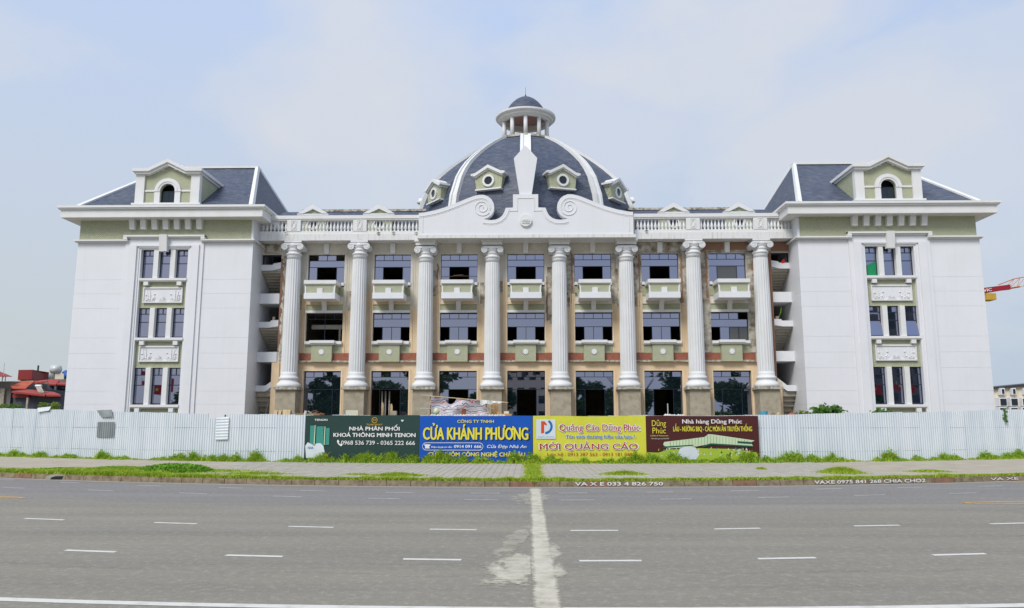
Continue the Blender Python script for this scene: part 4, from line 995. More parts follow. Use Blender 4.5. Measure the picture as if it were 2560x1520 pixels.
    b = MB().box(dx - .53, dx - .02, 52.86, 52.88, 17.58, 18.46).box(dx + .02, dx + .53, 52.86, 52.88, 17.58, 18.46); b.build('dormer_pane', 'glass_dark', dm)
    MB().box(dx - .53, dx + .53, 52.84, 52.9, 18.461, 18.5).box(dx - .019, dx + .019, 52.84, 52.9, 17.58, 18.46).build('dormer_sash', 'frame', dm)
grn = plain('green_cloth', (30, 140, 92), .8, .1, 2)
wing(-25.67, 1, False)
wing(25.17, -1, True)

# ================================================================ FENCE
fence = thing('corrugated_fence', 'long white corrugated metal hoarding in front of the white building', 'fence', (0, 38.9, SW))
def corr(x0, x1, z0, z1f, yoff=0., pitch=.145, amp=.042, horiz=False):
    """corrugated sheet along the bend of the fence between x0 and x1"""
    b = MB(); n = max(4, int(round((x1 - x0) / pitch))) * 4; vs = []; fs = []
    for i in range(n + 1):
        x_ = x0 + (x1 - x0) * i / n; ph = i % 4; yy = fenceY(x_) + yoff + (0, amp, amp, 0)[ph] * (1 if not horiz else 0)
        vs += [(x_, yy, z0), (x_, yy, z1f(x_) if callable(z1f) else z1f)]
    for i in range(n): fs.append((i * 2, i * 2 + 2, i * 2 + 3, i * 2 + 1))
    return b.add(vs, fs)
x = -46.0
while x < 44:
    w_ = 1.0; j = random.uniform(-.02, .02); tl = random.uniform(-.03, .03)
    zt_ = (lambda a_, j_, t_: (lambda q: fenceTop(q) + j_ + (q - a_) * t_ + (-.12 if -28.4 < q < -27.9 else 0) - (.28 if -16.9 < q < -15.9 else 0)))(x, j, tl)
    corr(x, x + w_ - .0, SW - .05, zt_, random.uniform(-.008, .008)).build('sheet', 'sheet_metal', fence); x += w_
b = MB()
for k in range(-23, 23):
    px_ = k * 2.0; MB().box(px_ - .03, px_ + .03, fenceY(px_) + .05, fenceY(px_) + .11, .1, fenceTop(px_) - .05).build('post', 'lead', fence)
for zz in (.7, 1.9):
    path = [(q, fenceY(q) + .06, zz) for q in np.linspace(-45, 43, 60)]; MB().tube(path, .03, 4).build('rail', 'lead', fence)
# repairs
corr(-24.15, -22.95, 1.35, 2.2, -.05).build('patch_sheet', 'sheet_dark', fence)['label'] = 'dull grey square patch'
b = MB(); xa, xb = -16.45, -15.72      # patch with its ribs lying across
vs = []
for i in range(0, 33):
    z_ = 1.25 + 1.2 * i / 32; dy = (0, .02, .02, 0)[i % 4]; vs += [(xa, fenceY(xa) - .05 - dy, z_), (xb, fenceY(xb) - .05 - dy, z_ + .03)]
b.add(vs, [(i * 2, i * 2 + 1, i * 2 + 3, i * 2 + 2) for i in range(32)]).build('patch_sheet', 'sheet_metal', fence)
b = MB(); b.add([(-24.3, fenceY(-24.3) - .04, 2.86), (-23.2, fenceY(-23.2) - .05, 2.88), (-23.1, fenceY(-23.1) - .12, 2.5), (-23.9, fenceY(-24) - .1, 2.46)], [(0, 1, 2, 3)]).build('bent_sheet', 'sheet_dark', fence)
b = MB(); b.add([(-28.9, fenceY(-28.9) - .05, 3.02), (-27.8, fenceY(-27.8) - .05, 3.1), (-27.9, fenceY(-27.9) - .1, 2.86), (-28.8, fenceY(-28.8) - .12, 2.78)], [(0, 1, 2, 3)]).build('bent_sheet', 'sheet_metal', fence)

# ---------------------------------------------------------------- hoarding banners
def banner(x0, x1, ztop, name, label, mat, zbot=.28):
    y0, y1 = fenceY(x0) - .07, fenceY(x1) - .07
    if abs(x0 + x1) < 8: ymid = min(y0, y1)
    d = Vector((x1 - x0, y1 - y0)); L_ = d.length; u = d / L_; n_ = Vector((u.y, -u.x))
    # keep the chord in front of the bent sheets
    def place(uu, z, l): return (x0 + u.x * uu + n_.x * (l + .1), y0 + u.y * uu + n_.y * (l + .1), z)
    t = thing(name, label, 'banner', (x0, y0, SW), 'advertising banners along the fence')
    b = MB(); nx, nz = 24, 8; vs = []; fs = []
    for j in range(nz + 1):
        for i in range(nx + 1):
            f, g_ = i / nx, j / nz; w_ = .012 * math.sin(f * 19 + g_ * 3) * math.sin(math.pi * g_)
            vs.append(place(L_ * f, zbot + (ztop - zbot + .012 * math.sin(f * 9)) * g_, -.022 + w_ * .5))
    for j in range(nz):
        for i in range(nx): k = j * (nx + 1) + i; fs.append((k, k + 1, k + nx + 2, k + nx + 1))
    b.add(vs, fs).build('banner_sheet', mat, t)
    b = MB()
    p = [place(0, 0, -.05), place(L_, 0, -.05)]
    b.tube([(p[0][0], p[0][1], ztop - .02), (p[1][0], p[1][1], ztop - .02)], .02, 5); b.tube([(p[0][0], p[0][1], SW), (p[0][0], p[0][1], ztop)], .025, 5); b.tube([(p[1][0], p[1][1], SW), (p[1][0], p[1][1], ztop)], .025, 5)
    b.build('batten', 'lead', t)
    return t, L_, place
def flatpoly(pts, lift, mat, parent, place, name='printed_shape'):
    a_ = [place(p[0], p[1], lift) for p in pts]; b_ = [place(p[0], p[1], lift - .004) for p in pts]; n = len(pts)
    return MB().add(a_ + b_, [tuple(range(n)), tuple(range(2 * n - 1, n - 1, -1))] + [(i, (i + 1) % n, (i + 1) % n + n, i + n) for i in range(n)]).build(name, mat, parent)
def disc(cx_, cz_, r0, r1, lift, mat, parent, place, name='printed_ring', n=28, a0=0, a1=2 * math.pi):
    vs = []; fs = []
    for k in range(n + 1):
        th = a0 + (a1 - a0) * k / n
        vs += [place(cx_ + r0 * math.sin(th), cz_ + r0 * math.cos(th), lift), place(cx_ + r1 * math.sin(th), cz_ + r1 * math.cos(th), lift)]
    for k in range(n): fs.append((2 * k, 2 * k + 1, 2 * k + 3, 2 * k + 2))
    return MB().add(vs, fs).build(name, mat, parent)
# px -> board helpers are replaced by fractions of board width / height in metres
# 1: dark green
X0, X1 = -11.36, -5.40
t, L_, pl = banner(X0, X1, 2.53, 'banner', 'dark green banner with white lettering, leftmost of the four', 'b_green')
def U(f): return f * L_
H0, H1 = .28, 2.53
def put(body, uc, zc, cap, wd, mat, bold=.02, lift=.012, **k): return put_text(body, uc, zc, cap, wd, mat, t, pl, bold, lift=lift, **k)
put('NHÀ PHÂN PHỐI', 3.68, 1.78, .19, 2.62, 'ink_white', .045)
put('KHOÁ THÔNG MINH TENON', 3.68, 1.46, .20, 4.28, 'ink_white', .045)
put('0968 536 739 - 0365 222 666', 3.88, 1.07, .21, 3.85, 'ink_white', .012)
put('TENON', .84, 2.26, .1, .68, 'ink_white', .05)
put('TOAN PHAT', 3.68, 2.03, .085, .84, 'ink_gold', .03)
disc(3.68, 2.29, .12, .15, .012, 'ink_gold', t, pl); put('TP', 3.68, 2.245, .09, .16, 'ink_gold', .04)
flatpoly([(1.75, 1.3), (1.82, 1.3), (1.86, 1.2), (1.82, 1.17), (1.9, 1.08), (1.94, 1.12), (2.02, 1.07), (2.0, 1.0), (1.92, 1.0), (1.8, 1.1), (1.73, 1.22)], .012, 'ink_white', t, pl, 'phone_symbol')
flatpoly([(5.05, 2.29), (5.1, 2.32), (5.13, 2.29), (5.16, 2.32), (5.21, 2.29), (5.13, 2.2)], .012, 'ink_pale', t, pl, 'printed_mark')
for a_, c_, z_ in ((.28, .5, 2.02), (.62, 1.0, 1.98), (1.12, 1.32, 1.9)): flatpoly([(a_, 1.05), (c_, 1.05), (c_, z_), (a_, z_)], .008, 'ink_teal', t, pl, 'printed_lock')
for a_, z_ in ((.5, 2.04), (1.03, 1.98)): flatpoly([(a_, 1.05), (a_ + .05, 1.05), (a_ + .06, z_), (a_ + .02, z_)], .013, 'ink_palegreen', t, pl, 'printed_handle')
flatpoly([(.12, .4), (.05, 1.0), (.18, 1.18), (.4, 1.08), (.55, 1.0), (.62, 1.12), (.85, 1.14), (1.02, 1.0), (1.1, .7), (1.0, .45), (.6, .35)], .014, 'ink_pale', t, pl, 'torn_hole')
put('NHÀ', .35, .84, .13, .3, 'ink_blue', .02, .02)
flatpoly([(1.12, .4), (1.1, .62), (1.22, .6), (1.3, .5), (1.2, .36)], .014, 'ink_gold', t, pl, 'torn_patch')
# 2: blue
X0, X1 = -5.39, .23
t, L_, pl = banner(X0, X1, 2.5, 'banner', 'bright blue banner with big yellow lettering, between the green and yellow ones', 'b_blue')
put('CÔNG TY TNHH', 2.8, 2.16, .15, 1.82, 'ink_yellow', .03)
put('CỬA KHÁNH PHƯƠNG', 2.84, 1.32, .62, 5.26, 'ink_black', .03, .010)
put('CỬA KHÁNH PHƯƠNG', 2.80, 1.34, .62, 5.22, 'ink_yellow', .035, .016)
put('0914 091 666', 2.42, .93, .15, 1.36, 'ink_white', .04)
put('Điện thoại tư vấn:', 1.12, .93, .085, 1.05, 'ink_white', .03)
put('Cửa Đẹp Nhà An', 4.36, .93, .16, 1.95, 'ink_white', .02, shear=.25)
put('CỬA NHÔM CÔNG NGHỆ CHÂU ÂU', 2.86, .52, .2, 4.8, 'ink_yellow', .06)
n = 12; o1 = []
for r_, nm in ((.19, 'a'),):
    outer = [(3.0 + .0 + .19 * math.sin(math.pi * k / n), 1.0 + .19 * math.cos(math.pi * k / n)) for k in range(n + 1)] + [(.34 - .19 * math.sin(math.pi * k / n), 1.0 - .19 * math.cos(math.pi * k / n)) for k in range(n + 1)]
    inner = [((p[0] - 1.67) * .988 + 1.67, (p[1] - 1.0) * .87 + 1.0) for p in outer]
    outer.append(outer[0]); inner.append(inner[0]); vs = []
    for a_, c_ in zip(outer, inner): vs += [pl(a_[0], a_[1], .012), pl(c_[0], c_[1], .012)]
    MB().add(vs, [(2 * k, 2 * k + 1, 2 * k + 3, 2 * k + 2) for k in range(len(outer) - 1)]).build('printed_outline', 'ink_white', t)
flatpoly([(.28, .9), (.52, .9), (.5, 1.02), (.55, 1.04), (.55, 1.1), (.25, 1.1), (.25, 1.04), (.3, 1.02)], .013, 'ink_white', t, pl, 'phone_symbol')
# 3: yellow
X0, X1 = .26, 5.87
t, L_, pl = banner(X0, X1, 2.49, 'banner', 'yellow banner with red lettering and a white logo square', 'b_yellow')
flatpoly([(.16, 1.38), (1.12, 1.38), (1.12, 2.34), (.16, 2.34)], .010, 'ink_pale', t, pl, 'logo_square')
flatpoly([(.4, 1.64), (.55, 1.66), (.55, 2.08), (.68, 2.02), (.68, 2.1), (.57, 2.24), (.4, 2.24)], .014, 'ink_orange', t, pl, 'logo_shape')
disc(.6, 1.98, .26, .375, .014, 'ink_blue', t, pl, 'logo_shape', 16, .55, math.pi)
put('Dung Phuc Advertising', .64, 1.45, .06, .8, 'ink_blue', 0)
for mt, bo, lf in (('ink_white', .11, .009), ('ink_red', .02, .016)):
    put('Quảng Cáo Dũng Phúc', 3.3, 1.78, .32, 3.98 + (bo - .02) * .6, mt, bo, lf)
    put('MỜI QUẢNG CÁO', 2.76, .86, .30, 4.86 + (bo - .02) * .6, mt, bo, lf)
put('Tôn vinh thương hiệu của bạn !', 3.34, 1.42, .15, 3.5, 'ink_white', .12, .009); put('Tôn vinh thương hiệu của bạn !', 3.34, 1.42, .15, 3.46, 'ink_blue', .04, .016)
put('Liên hệ : 0913 387 563 - 0913 181 048', 2.8, .55, .16, 4.2, 'ink_red', .0)
# 4: brown
X0, X1 = 5.87, 11.66
t, L_, pl = banner(X0, X1, 2.5, 'banner', 'dark brown restaurant banner with a printed pavilion, rightmost of the four', 'b_brown')
put('Nhà hàng Dũng Phúc', 3.42, 2.13, .21, 3.1, 'ink_white', .04)
put('LẨU - NƯỚNG BBQ - CÁC MÓN ĂN TRUYỀN THỐNG', 3.44, 1.74, .25, 4.1, 'ink_yellow', .02)
put('Dũng', .66, 2.0, .3, .72, 'ink_yellow', -.005); put('Phúc', .66, 1.64, .3, .68, 'ink_yellow', -.005)
put('Coffee & Restaurant', .66, 1.5, .07, .92, 'ink_yellow', .0); put('"Món nhắm ngon hay thành phố"', .7, 1.36, .06, .92, 'ink_pale', -.005)
flatpoly([(.0, .3), (0, .72), (.6, .7), (1.0, .82), (2.2, .92), (4.6, .86), (5.7, .68), (5.77, .3)], .006, 'ink_lime', t, pl, 'printed_lawn')
flatpoly([(.85, 1.08), (.9, 1.22), (2.0, 1.34), (3.0, 1.46), (3.2, 1.6), (3.45, 1.58), (5.6, 1.28), (5.4, 1.18), (5.5, 1.0), (4.9, 1.0), (3.4, 1.14), (2.6, 1.0), (1.5, .92), (1.1, .9)], .010, 'ink_palegreen', t, pl, 'printed_roof')
flatpoly([(2.85, 1.02), (3.3, 1.15), (5.45, 1.02), (5.4, .96), (3.3, 1.07), (2.9, .95)], .014, 'ink_dkgreen', t, pl, 'printed_eave'); flatpoly([(.85, 1.0), (2.4, 1.08), (2.4, 1.03), (.85, .92)], .014, 'ink_dkgreen', t, pl, 'printed_eave')
flatpoly([(4.7, 1.25), (5.5, 1.2), (5.4, 1.1), (4.7, 1.15)], .014, 'ink_dkgreen', t, pl, 'printed_eave')
flatpoly([(1.5, .4), (1.7, .9), (2.1, 1.0), (2.5, .95), (2.7, .6), (2.5, .35)], .013, 'ink_pale', t, pl, 'painted_glare')  # glare highlight laid on the banner as a flat pale shape
for k in range(26): uu = 1.2 + k * .16; flatpoly([(uu, 1.0 + .1 * (uu / 5)), (uu + .015, 1.0 + .1 * (uu / 5)), (uu + .035, 1.24 + (.3 * (uu - 1.2) / 2 if uu < 3.3 else .3 - .13 * (uu - 3.3))), (uu + .02, 1.24 + (.3 * (uu - 1.2) / 2 if uu < 3.3 else .3 - .13 * (uu - 3.3)))], .0125, 'ink_teal' if k % 3 else 'ink_dkgreen', t, pl, 'printed_seam')
for k in range(90):
    uu = random.uniform(.5, 5.6); zz = random.uniform(.5, .86)
    flatpoly([(uu, zz), (uu + random.uniform(.03, .12), zz), (uu + .05, zz + random.uniform(.06, .16))], .012, random.choice(('ink_dkgreen', 'ink_pale', 'ink_palegreen', 'ink_teal', 'ink_lime', 'ink_yellow')), t, pl, 'printed_speck')
put('09', 4.2, .42, .2, .22, 'ink_black', .01, .016)

# ================================================================ GREENERY
def blades(spots, name, mat, width=.02, seed=1, parent=None, bend=.5):
    """spots: array of x,y,z,height"""
    rng = np.random.default_rng(seed); n = len(spots); s_ = np.asarray(spots)
    th = rng.uniform(0, 2 * np.pi, n); w_ = width * rng.uniform(.6, 1.4, n); h = s_[:, 3]
    dx, dy = np.cos(th), np.sin(th); lx = rng.normal(0, bend, n) * h; ly = rng.normal(0, bend, n) * h
    v = np.zeros((n, 5, 3))
    b0 = s_[:, :3]
    v[:, 0] = b0 + np.stack([-dx * w_, -dy * w_, 0 * h], 1); v[:, 1] = b0 + np.stack([dx * w_, dy * w_, 0 * h], 1)
    mid = b0 + np.stack([lx * .35, ly * .35, h * .6], 1)
    v[:, 2] = mid + np.stack([dx * w_ * .7, dy * w_ * .7, 0 * h], 1); v[:, 3] = mid - np.stack([dx * w_ * .7, dy * w_ * .7, 0 * h], 1)
    v[:, 4] = b0 + np.stack([lx, ly, h * .95], 1)
    fs = []
    idx = np.arange(n) * 5
    me = bpy.data.meshes.new(name)
    quads = np.stack([idx, idx + 1, idx + 2, idx + 3], 1); tris = np.stack([idx + 3, idx + 2, idx + 4], 1)
    me.vertices.add(n * 5); me.vertices.foreach_set('co', v.ravel())
    me.loops.add(n * 7); lp = np.concatenate([quads.ravel(), tris.ravel()]); me.loops.foreach_set('vertex_index', lp)
    me.polygons.add(n * 2); st = np.concatenate([np.arange(n) * 4, n * 4 + np.arange(n) * 3]); me.polygons.foreach_set('loop_start', st)
    me.update(calc_edges=True); me.validate()
    me.materials.append(M[mat]); o = bpy.data.objects.new(name, me); COL.objects.link(o)
    if parent: o.parent = parent
    return o
def leaves(centers, name, mat, size=.05, seed=1, parent=None, flat_=.5):
    rng = np.random.default_rng(seed); c = np.asarray(centers); n = len(c)
    a_ = rng.normal(0, 1, (n, 3)); a_[:, 2] *= flat_; a_ /= np.linalg.norm(a_, axis=1)[:, None]
    u_ = rng.normal(0, 1, (n, 3)); b_ = np.cross(a_, u_); b_ /= np.linalg.norm(b_, axis=1)[:, None]
    s_ = size * rng.uniform(.6, 1.5, (n, 1))
    v = np.stack([c - a_ * s_, c + b_ * s_ * .45, c + a_ * s_, c - b_ * s_ * .45], 1)
    o_ = org(parent); v = v - np.array(o_)
    me = bpy.data.meshes.new(name); me.vertices.add(n * 4); me.vertices.foreach_set('co', v.ravel())
    me.loops.add(n * 4); me.loops.foreach_set('vertex_index', np.arange(n * 4)); me.polygons.add(n); me.polygons.foreach_set('loop_start', np.arange(n) * 4)
    me.update(calc_edges=True); me.materials.append(M[mat]); o = bpy.data.objects.new(name, me); COL.objects.link(o)
    if parent: o.parent = parent
    return o
def hump(x, L0):
    k = .72 + .3 * math.sin(x * 5.3 + 1.3 * math.sin(x * 2.1)) + .22 * math.sin(x * 13.7 + 2 * math.sin(x * 3.3))
    return max(0., k) * sum(h * math.exp(-((x - c) / w_) ** 2) for c, w_, h in L0)
# weeds along the foot of the fence
prof = [(-30.5, 1.3, .45), (-28.3, .7, .35), (-25.9, 1.3, .28), (-23.3, .55, .6), (-21.9, .8, .2), (-18.9, 1.0, .42), (-17.2, .9, .5), (-15.4, .8, .5), (-13.9, .5, .6), (-12.0, .8, .28), (-10.6, .9, .42), (-8.6, 1.2, .5), (-7.2, .8, .66), (-5.4, 1.0, .5), (-3.9, .9, .62), (-2.2, .8, .38), (-.4, .9, .62), (.9, .8, .42), (2.6, .7, .3), (4.3, .7, .42), (5.6, .9, .58), (7.0, .8, .45), (8.3, .8, .28), (10.0, .8, .36), (11.1, .8, .55), (12.7, .9, .42), (14.0, .8, .6), (15.8, .9, .5), (18.7, .55, .75), (20.4, .9, .3), (22.1, .4, .7), (22.9, .6, .3), (25.2, .9, .42), (27.4, 1.2, .5), (30, 2, .4)]
sp = []; lf = []
for _ in range(52000):
    x_ = random.uniform(-33, 31); h = hump(x_, prof)
    if random.random() > .1 + h * 1.5: continue
    d_ = abs(random.gauss(0, .28)); y_ = fenceY(x_) - .12 - d_
    sp.append((x_, y_, SW, max(.05, (h * random.uniform(.4, 1.05) + .03) * math.exp(-(d_ / .7) ** 2))))
o = blades(sp, 'fence_grass', 'grass', .016, 3); stuff(o, 'rough green grass growing along the foot of the metal fence', 'grass')
for _ in range(42000):
    x_ = random.uniform(-33, 31); h = hump(x_, prof)
    if random.random() > h * 1.6 - .1: continue
    d_ = abs(random.gauss(0, .3)); zz = h * random.uniform(.1, .95) * math.exp(-(d_ / .6) ** 2)
    lf.append((x_, fenceY(x_) - .12 - d_, SW + zz))
o = leaves(lf, 'fence_weeds', 'weed', .05, 5); stuff(o, 'dark leafy weeds tangled in clumps against the metal fence', 'weeds')
# kerb-top grass, patches on the pavement, the green strip in the middle
kp = [(-21, 2.5, 1.0), (-17.6, 1.8, 1.2), (-14.8, 1.8, 1.3), (-12.0, 1.6, .7), (-9.4, 1.5, .5), (-6.6, 1.2, .25), (-5.2, .9, .6), (-3.3, 1.4, .45), (-1.0, 1.3, .5), (.6, .8, .8), (3.2, .9, .35), (5.0, 1.2, .3), (7.3, 1.3, .3), (9.2, 1.2, .35), (11.3, 1.2, .4), (13.6, .9, .3), (15.6, 1.0, .5), (18.6, .6, .2)]
sp = []
for _ in range(90000):
    x_ = random.uniform(-24, 20); h = hump(x_, kp)
    if random.random() > .3 + h: continue
    d_ = abs(random.gauss(0, .14 + .25 * h)); sp.append((x_, kerbY(x_) + (.02 if random.random() < .25 else .1) + d_, SW, random.uniform(.03, .1) + .12 * h * random.random()))
patches = [(-4.9, 29.6, 1.0, .55, .13, 2500), (3.7, 30.6, .8, .6, .14, 2200), (12.45, 31.6, .75, .8, .24, 3200), (10.0, 34.0, .25, .3, .1, 260), (.22, 28.6, .34, 1.3, .1, 3600), (.22, 31.8, .3, 2.2, .09, 4200), (.22, 35.6, .32, 2.2, .1, 3800), (.2, 38.0, .45, .6, .2, 1600), (16.4, 32.6, .8, .5, .08, 1200), (-16.2, 32.0, 4.2, 1.1, .18, 16000), (-10.6, 30.4, 1.4, .5, .1, 1400), (-6.5, 30.2, .6, .3, .06, 500)]
for cx_, cy_, rx, ry, h, n in patches:
    for _ in range(n):
        a_, c_ = random.gauss(0, .5), random.gauss(0, .5); q = math.exp(-(a_ * a_ + c_ * c_))
        sp.append((cx_ + a_ * rx, cy_ + c_ * ry, SW, h * q * random.uniform(.5, 1.3) + .02))
o = blades(sp, 'pavement_grass', 'grass', .013, 9); stuff(o, 'low yellow green grass creeping over the kerb and pavement', 'grass')
lf = []
for cx_, cy_, rx, ry, h, n in ((-14.3, 31.7, 1.6, .8, .34, 7000), (-16.9, 32.2, 1.5, .7, .2, 4500), (-19.4, 32.6, 1.6, .6, .12, 2500)):
    for _ in range(n):
        a_, c_ = random.uniform(-1, 1), random.uniform(-1, 1); q = 1 - a_ * a_ - c_ * c_
        if q < 0: continue
        lf.append((cx_ + a_ * rx, cy_ + c_ * ry, SW + h * math.sqrt(q) * random.uniform(.55, 1.05)))
o = leaves(lf, 'creeper_mat', 'weed', .045, 12); stuff(o, 'bright green creeper mound spreading on the pavement at left', 'ground cover')

def tree(name, label, cat, loc, h, rx, mat, n=2600, leaf=.18, trunk=.2, grp=None, base_f=.25, seed=0):
    t_ = thing(name, label, cat, loc, grp); rr = random.Random(seed)
    tb = MB(); X, Y, Z = loc; tb.tube([(X, Y, Z), (X + rr.uniform(-.1, .1), Y, Z + h * .3), (X, Y, Z + h * .6)], trunk, 7, trunk * .4)
    for k in range(5):
        th = k * 1.26 + rr.random(); tb.tube([(X, Y, Z + h * .3), (X + rx * .35 * math.cos(th), Y + rx * .35 * math.sin(th), Z + h * .5), (X + rx * .7 * math.cos(th), Y + rx * .7 * math.sin(th), Z + h * .68)], trunk * .5, 5, trunk * .15)
    tb.build('trunk', 'bark', t_)
    pts = []; cl_ = []
    for k in range(16):
        th = rr.uniform(0, 6.28); q = rr.uniform(.1, .75); cl_.append((X + rx * q * math.cos(th), Y + rx * q * math.sin(th), Z + h * rr.uniform(base_f + .12, .88) , rr.uniform(.28, .48) * rx))
    for k in range(n):
        c_ = cl_[k % 16]; v = Vector((rr.gauss(0, 1), rr.gauss(0, 1), rr.gauss(0, 1))).normalized() * (c_[3] * rr.uniform(.5, 1.08))
        pts.append((c_[0] + v.x, c_[1] + v.y, c_[2] + v.z * .75))
    leaves(pts, 'crown', mat, leaf, seed + 3, t_)
    return t_
def bush(label, x, y, z, h, rx, mat, n, leaf, name='bush', cat='bush', grp=None):
    t_ = thing(name, label, cat, (x, y, .15), grp); tb = MB(); pts = []
    for k in range(9):
        th = k * .7; tx, ty = x + rx * .75 * math.cos(th) * random.uniform(.3, 1), y + rx * .5 * math.sin(th); tz = z + h * random.uniform(.6, 1)
        tb.tube([(x, y, .15), ((x + tx) / 2, (y + ty) / 2, (z + tz) * .5), (tx, ty, tz)], .025, 4, .01)
        for q in range(n // 9):
            v = Vector((random.gauss(0, 1), random.gauss(0, 1), random.gauss(0, .6))); pts.append((tx + v.x * rx * .22, ty + v.y * rx * .2, tz - .1 + v.z * h * .2))
    tb.build('stem', 'bark', t_); leaves(pts, 'foliage', mat, leaf, int(x * 10) % 97, t_, .8); return t_
bush('leafy green shrub poking over the fence beside the right stairwell', 16.6, 43.5, 2.2, .95, .95, 'leaf', 520, .13)
bush('small yellowish bush over the fence by the pink rubble heap', 15.3, 43.5, 2.1, .7, .42, 'leaf_yellow', 240, .08)
bush('low sprig of leaves just above the fence in front of the right wing', 20.0, 44.5, 2.45, .45, .55, 'leaf', 90, .13)
vn = thing('vine', 'thin vine hanging down the fence at the far right', 'vine', (26.9, 44.3, .2))
MB().tube([(26.9, fenceY(26.9) + .1, 2.6), (26.9, fenceY(26.9) - .03, 2.95), (26.93, fenceY(26.9) - .06, 2.4)], .012, 4).build('stem', 'bark', vn)
leaves([(26.9 + random.gauss(0, .07), fenceY(26.9) - .06 + random.gauss(0, .04), random.uniform(2.2, 3.0)) for _ in range(70)], 'foliage', 'leaf', .07, 4, vn)

# ================================================================ SITE CLUTTER (behind the fence)
def P3(px, py, Y):
    F = 1930.; P = math.atan(295 / 1930); T = R(1.15); dx = (px - 1280) / F; dy = -(py - 760) / F
    r = (dx, math.cos(P) - dy * math.sin(P), math.sin(P) + dy * math.cos(P))
    X_ = r[0] * math.cos(T) - r[1] * math.sin(T); Yv = r[0] * math.sin(T) + r[1] * math.cos(T); q = Y / Yv
    return X_ * q, 2.2 + r[2] * q
# timber boards against the leftmost pedestal
for nm, lab, x0, x1, zt, lean, mt in (('leaning_board', 'wide plywood board leaning on the leftmost column pedestal', -16.95, -16.4, 3.05, .0, 'ply'), ('leaning_board', 'narrow plank in the middle of the leaning boards by the leftmost pedestal', -17.25, -17.03, 3.0, .05, 'ply'), ('leaning_board', 'tapered pale plank, left of the leaning boards by the leftmost pedestal', -17.55, -17.3, 3.02, .1, 'ply')):
    o = MB().add([(x0 - lean, 52.9, .15), (x1 - lean, 52.9, .15), (x1, 53.6, zt), (x0 + .02, 53.6, zt), (x0 - lean, 52.93, .15), (x1 - lean, 52.93, .15), (x1, 53.63, zt), (x0 + .02, 53.63, zt)], [(0, 1, 2, 3), (7, 6, 5, 4), (0, 4, 5, 1), (1, 5, 6, 2), (2, 6, 7, 3), (3, 7, 4, 0)]).build(nm, mt); tag(o, lab, 'board', 'boards leaning on the pedestal')
o = MB().add([(-18.35, 52.6, .15), (-18.28, 52.6, .15), (-17.95, 53.6, 3.6), (-18.0, 53.6, 3.6), (-18.35, 52.64, .15), (-18.28, 52.64, .15), (-17.95, 53.64, 3.6), (-18.0, 53.64, 3.6)], [(0, 1, 2, 3), (7, 6, 5, 4), (0, 4, 5, 1), (1, 5, 6, 2), (2, 6, 7, 3), (3, 7, 4, 0)]).build('pole', 'lead'); tag(o, 'dark thin pole slanting beside the left stairwell opening', 'pole')
o = MB().box(-12.45, -11.6, 53.1, 53.2, .5, 3.0).build('cement_board', 'fibre'); tag(o, 'cream rectangular board standing at the second pedestal from the left', 'board')
o = MB().box(-9.35, -8.95, 53.0, 53.3, .5, 2.95).build('concrete_block', 'concrete'); tag(o, 'small grey block stacked left of the third pedestal', 'block')
# striped tarpaulin on poles
tp = thing('tarpaulin', 'red, white and blue striped tarpaulin sagging from a pole', 'tarpaulin', (-6, 50.2, .15))
def strip_mat():
    m, t, p = base('striped_tarp', .5); uv = t.nodes.new('ShaderNodeTexCoord')
    s = t.nodes.new('ShaderNodeSeparateXYZ'); t.links.new(coords(t), s.inputs[0])
    n = noise(t, coords(t, (1, 1, 1)), .9, 3)
    f = math_node(t, 'FRACT', math_node(t, 'MULTIPLY', math_node(t, 'ADD', math_node(t, 'ADD', s.outputs[2], math_node(t, 'MULTIPLY', n, 1.1)), math_node(t, 'MULTIPLY', s.outputs[0], -.06)), 2.7))
    c = ramp(t, f, [(0, lin((196, 190, 200))), (.3, lin((178, 92, 98))), (.42, lin((206, 200, 208))), (.66, lin((96, 128, 146))), (.8, lin((204, 200, 204)))], 'CONSTANT')
    t.links.new(c, p.inputs['Base Color']); return m
M['tarp'] = strip_mat()
vs = []; fs = []; nx, nz = 40, 14
(xa, za), (xb, zb) = P3(1080, 990, 50), P3(1222, 1002, 50); zb0 = 1.6
for j in range(nz + 1):
    for i in range(nx + 1):
        f, g_ = i / nx, j / nz; top = za + (zb - za) * f
        if .22 < f < .44: top -= .42 * math.sin((f - .22) / .22 * math.pi) ** .7
        zz = zb0 + (top - zb0) * g_; yy = 50 + .12 * math.sin(f * 24 + g_ * 5) * (1 - .4 * g_) + .1 * math.sin(f * 9 - g_ * 8)
        vs.append((xa + (xb - xa) * f + .1 * math.sin(g_ * 6), yy, zz))
for j in range(nz):
    for i in range(nx): k = j * (nx + 1) + i; fs.append((k, k + 1, k + nx + 2, k + nx + 1))
MB().add(vs, fs).build('sheet', 'tarp', tp, True)
def P3v(px, py, Y): q = P3(px, py, Y); return (q[0], Y, q[1])
MB().tube([P3v(1054, 988, 49.9), P3v(1270, 1007, 49.9)], .03, 5).build('top_pole', 'ply', tp)
MB().tube([P3v(1050, 1021, 49.9), P3v(1235, 1021, 49.9)], .02, 5).build('cross_pole', 'steel', tp)
MB().tube([P3v(1076, 992, 50.1), (P3(1078, 1050, 50.1)[0], 50.1, .15)], .035, 5).build('post', 'bark', tp)
MB().tube([P3v(1078, 995, 49.7), (P3(1052, 1045, 49.7)[0], 49.7, .15)], .025, 5).build('post', 'ply', tp)
MB().tube([P3v(1213, 1006, 49.8), (P3(1255, 1060, 49.8)[0], 49.8, .15)], .045, 5).build('post', 'ply', tp)
vs = []; fs = []
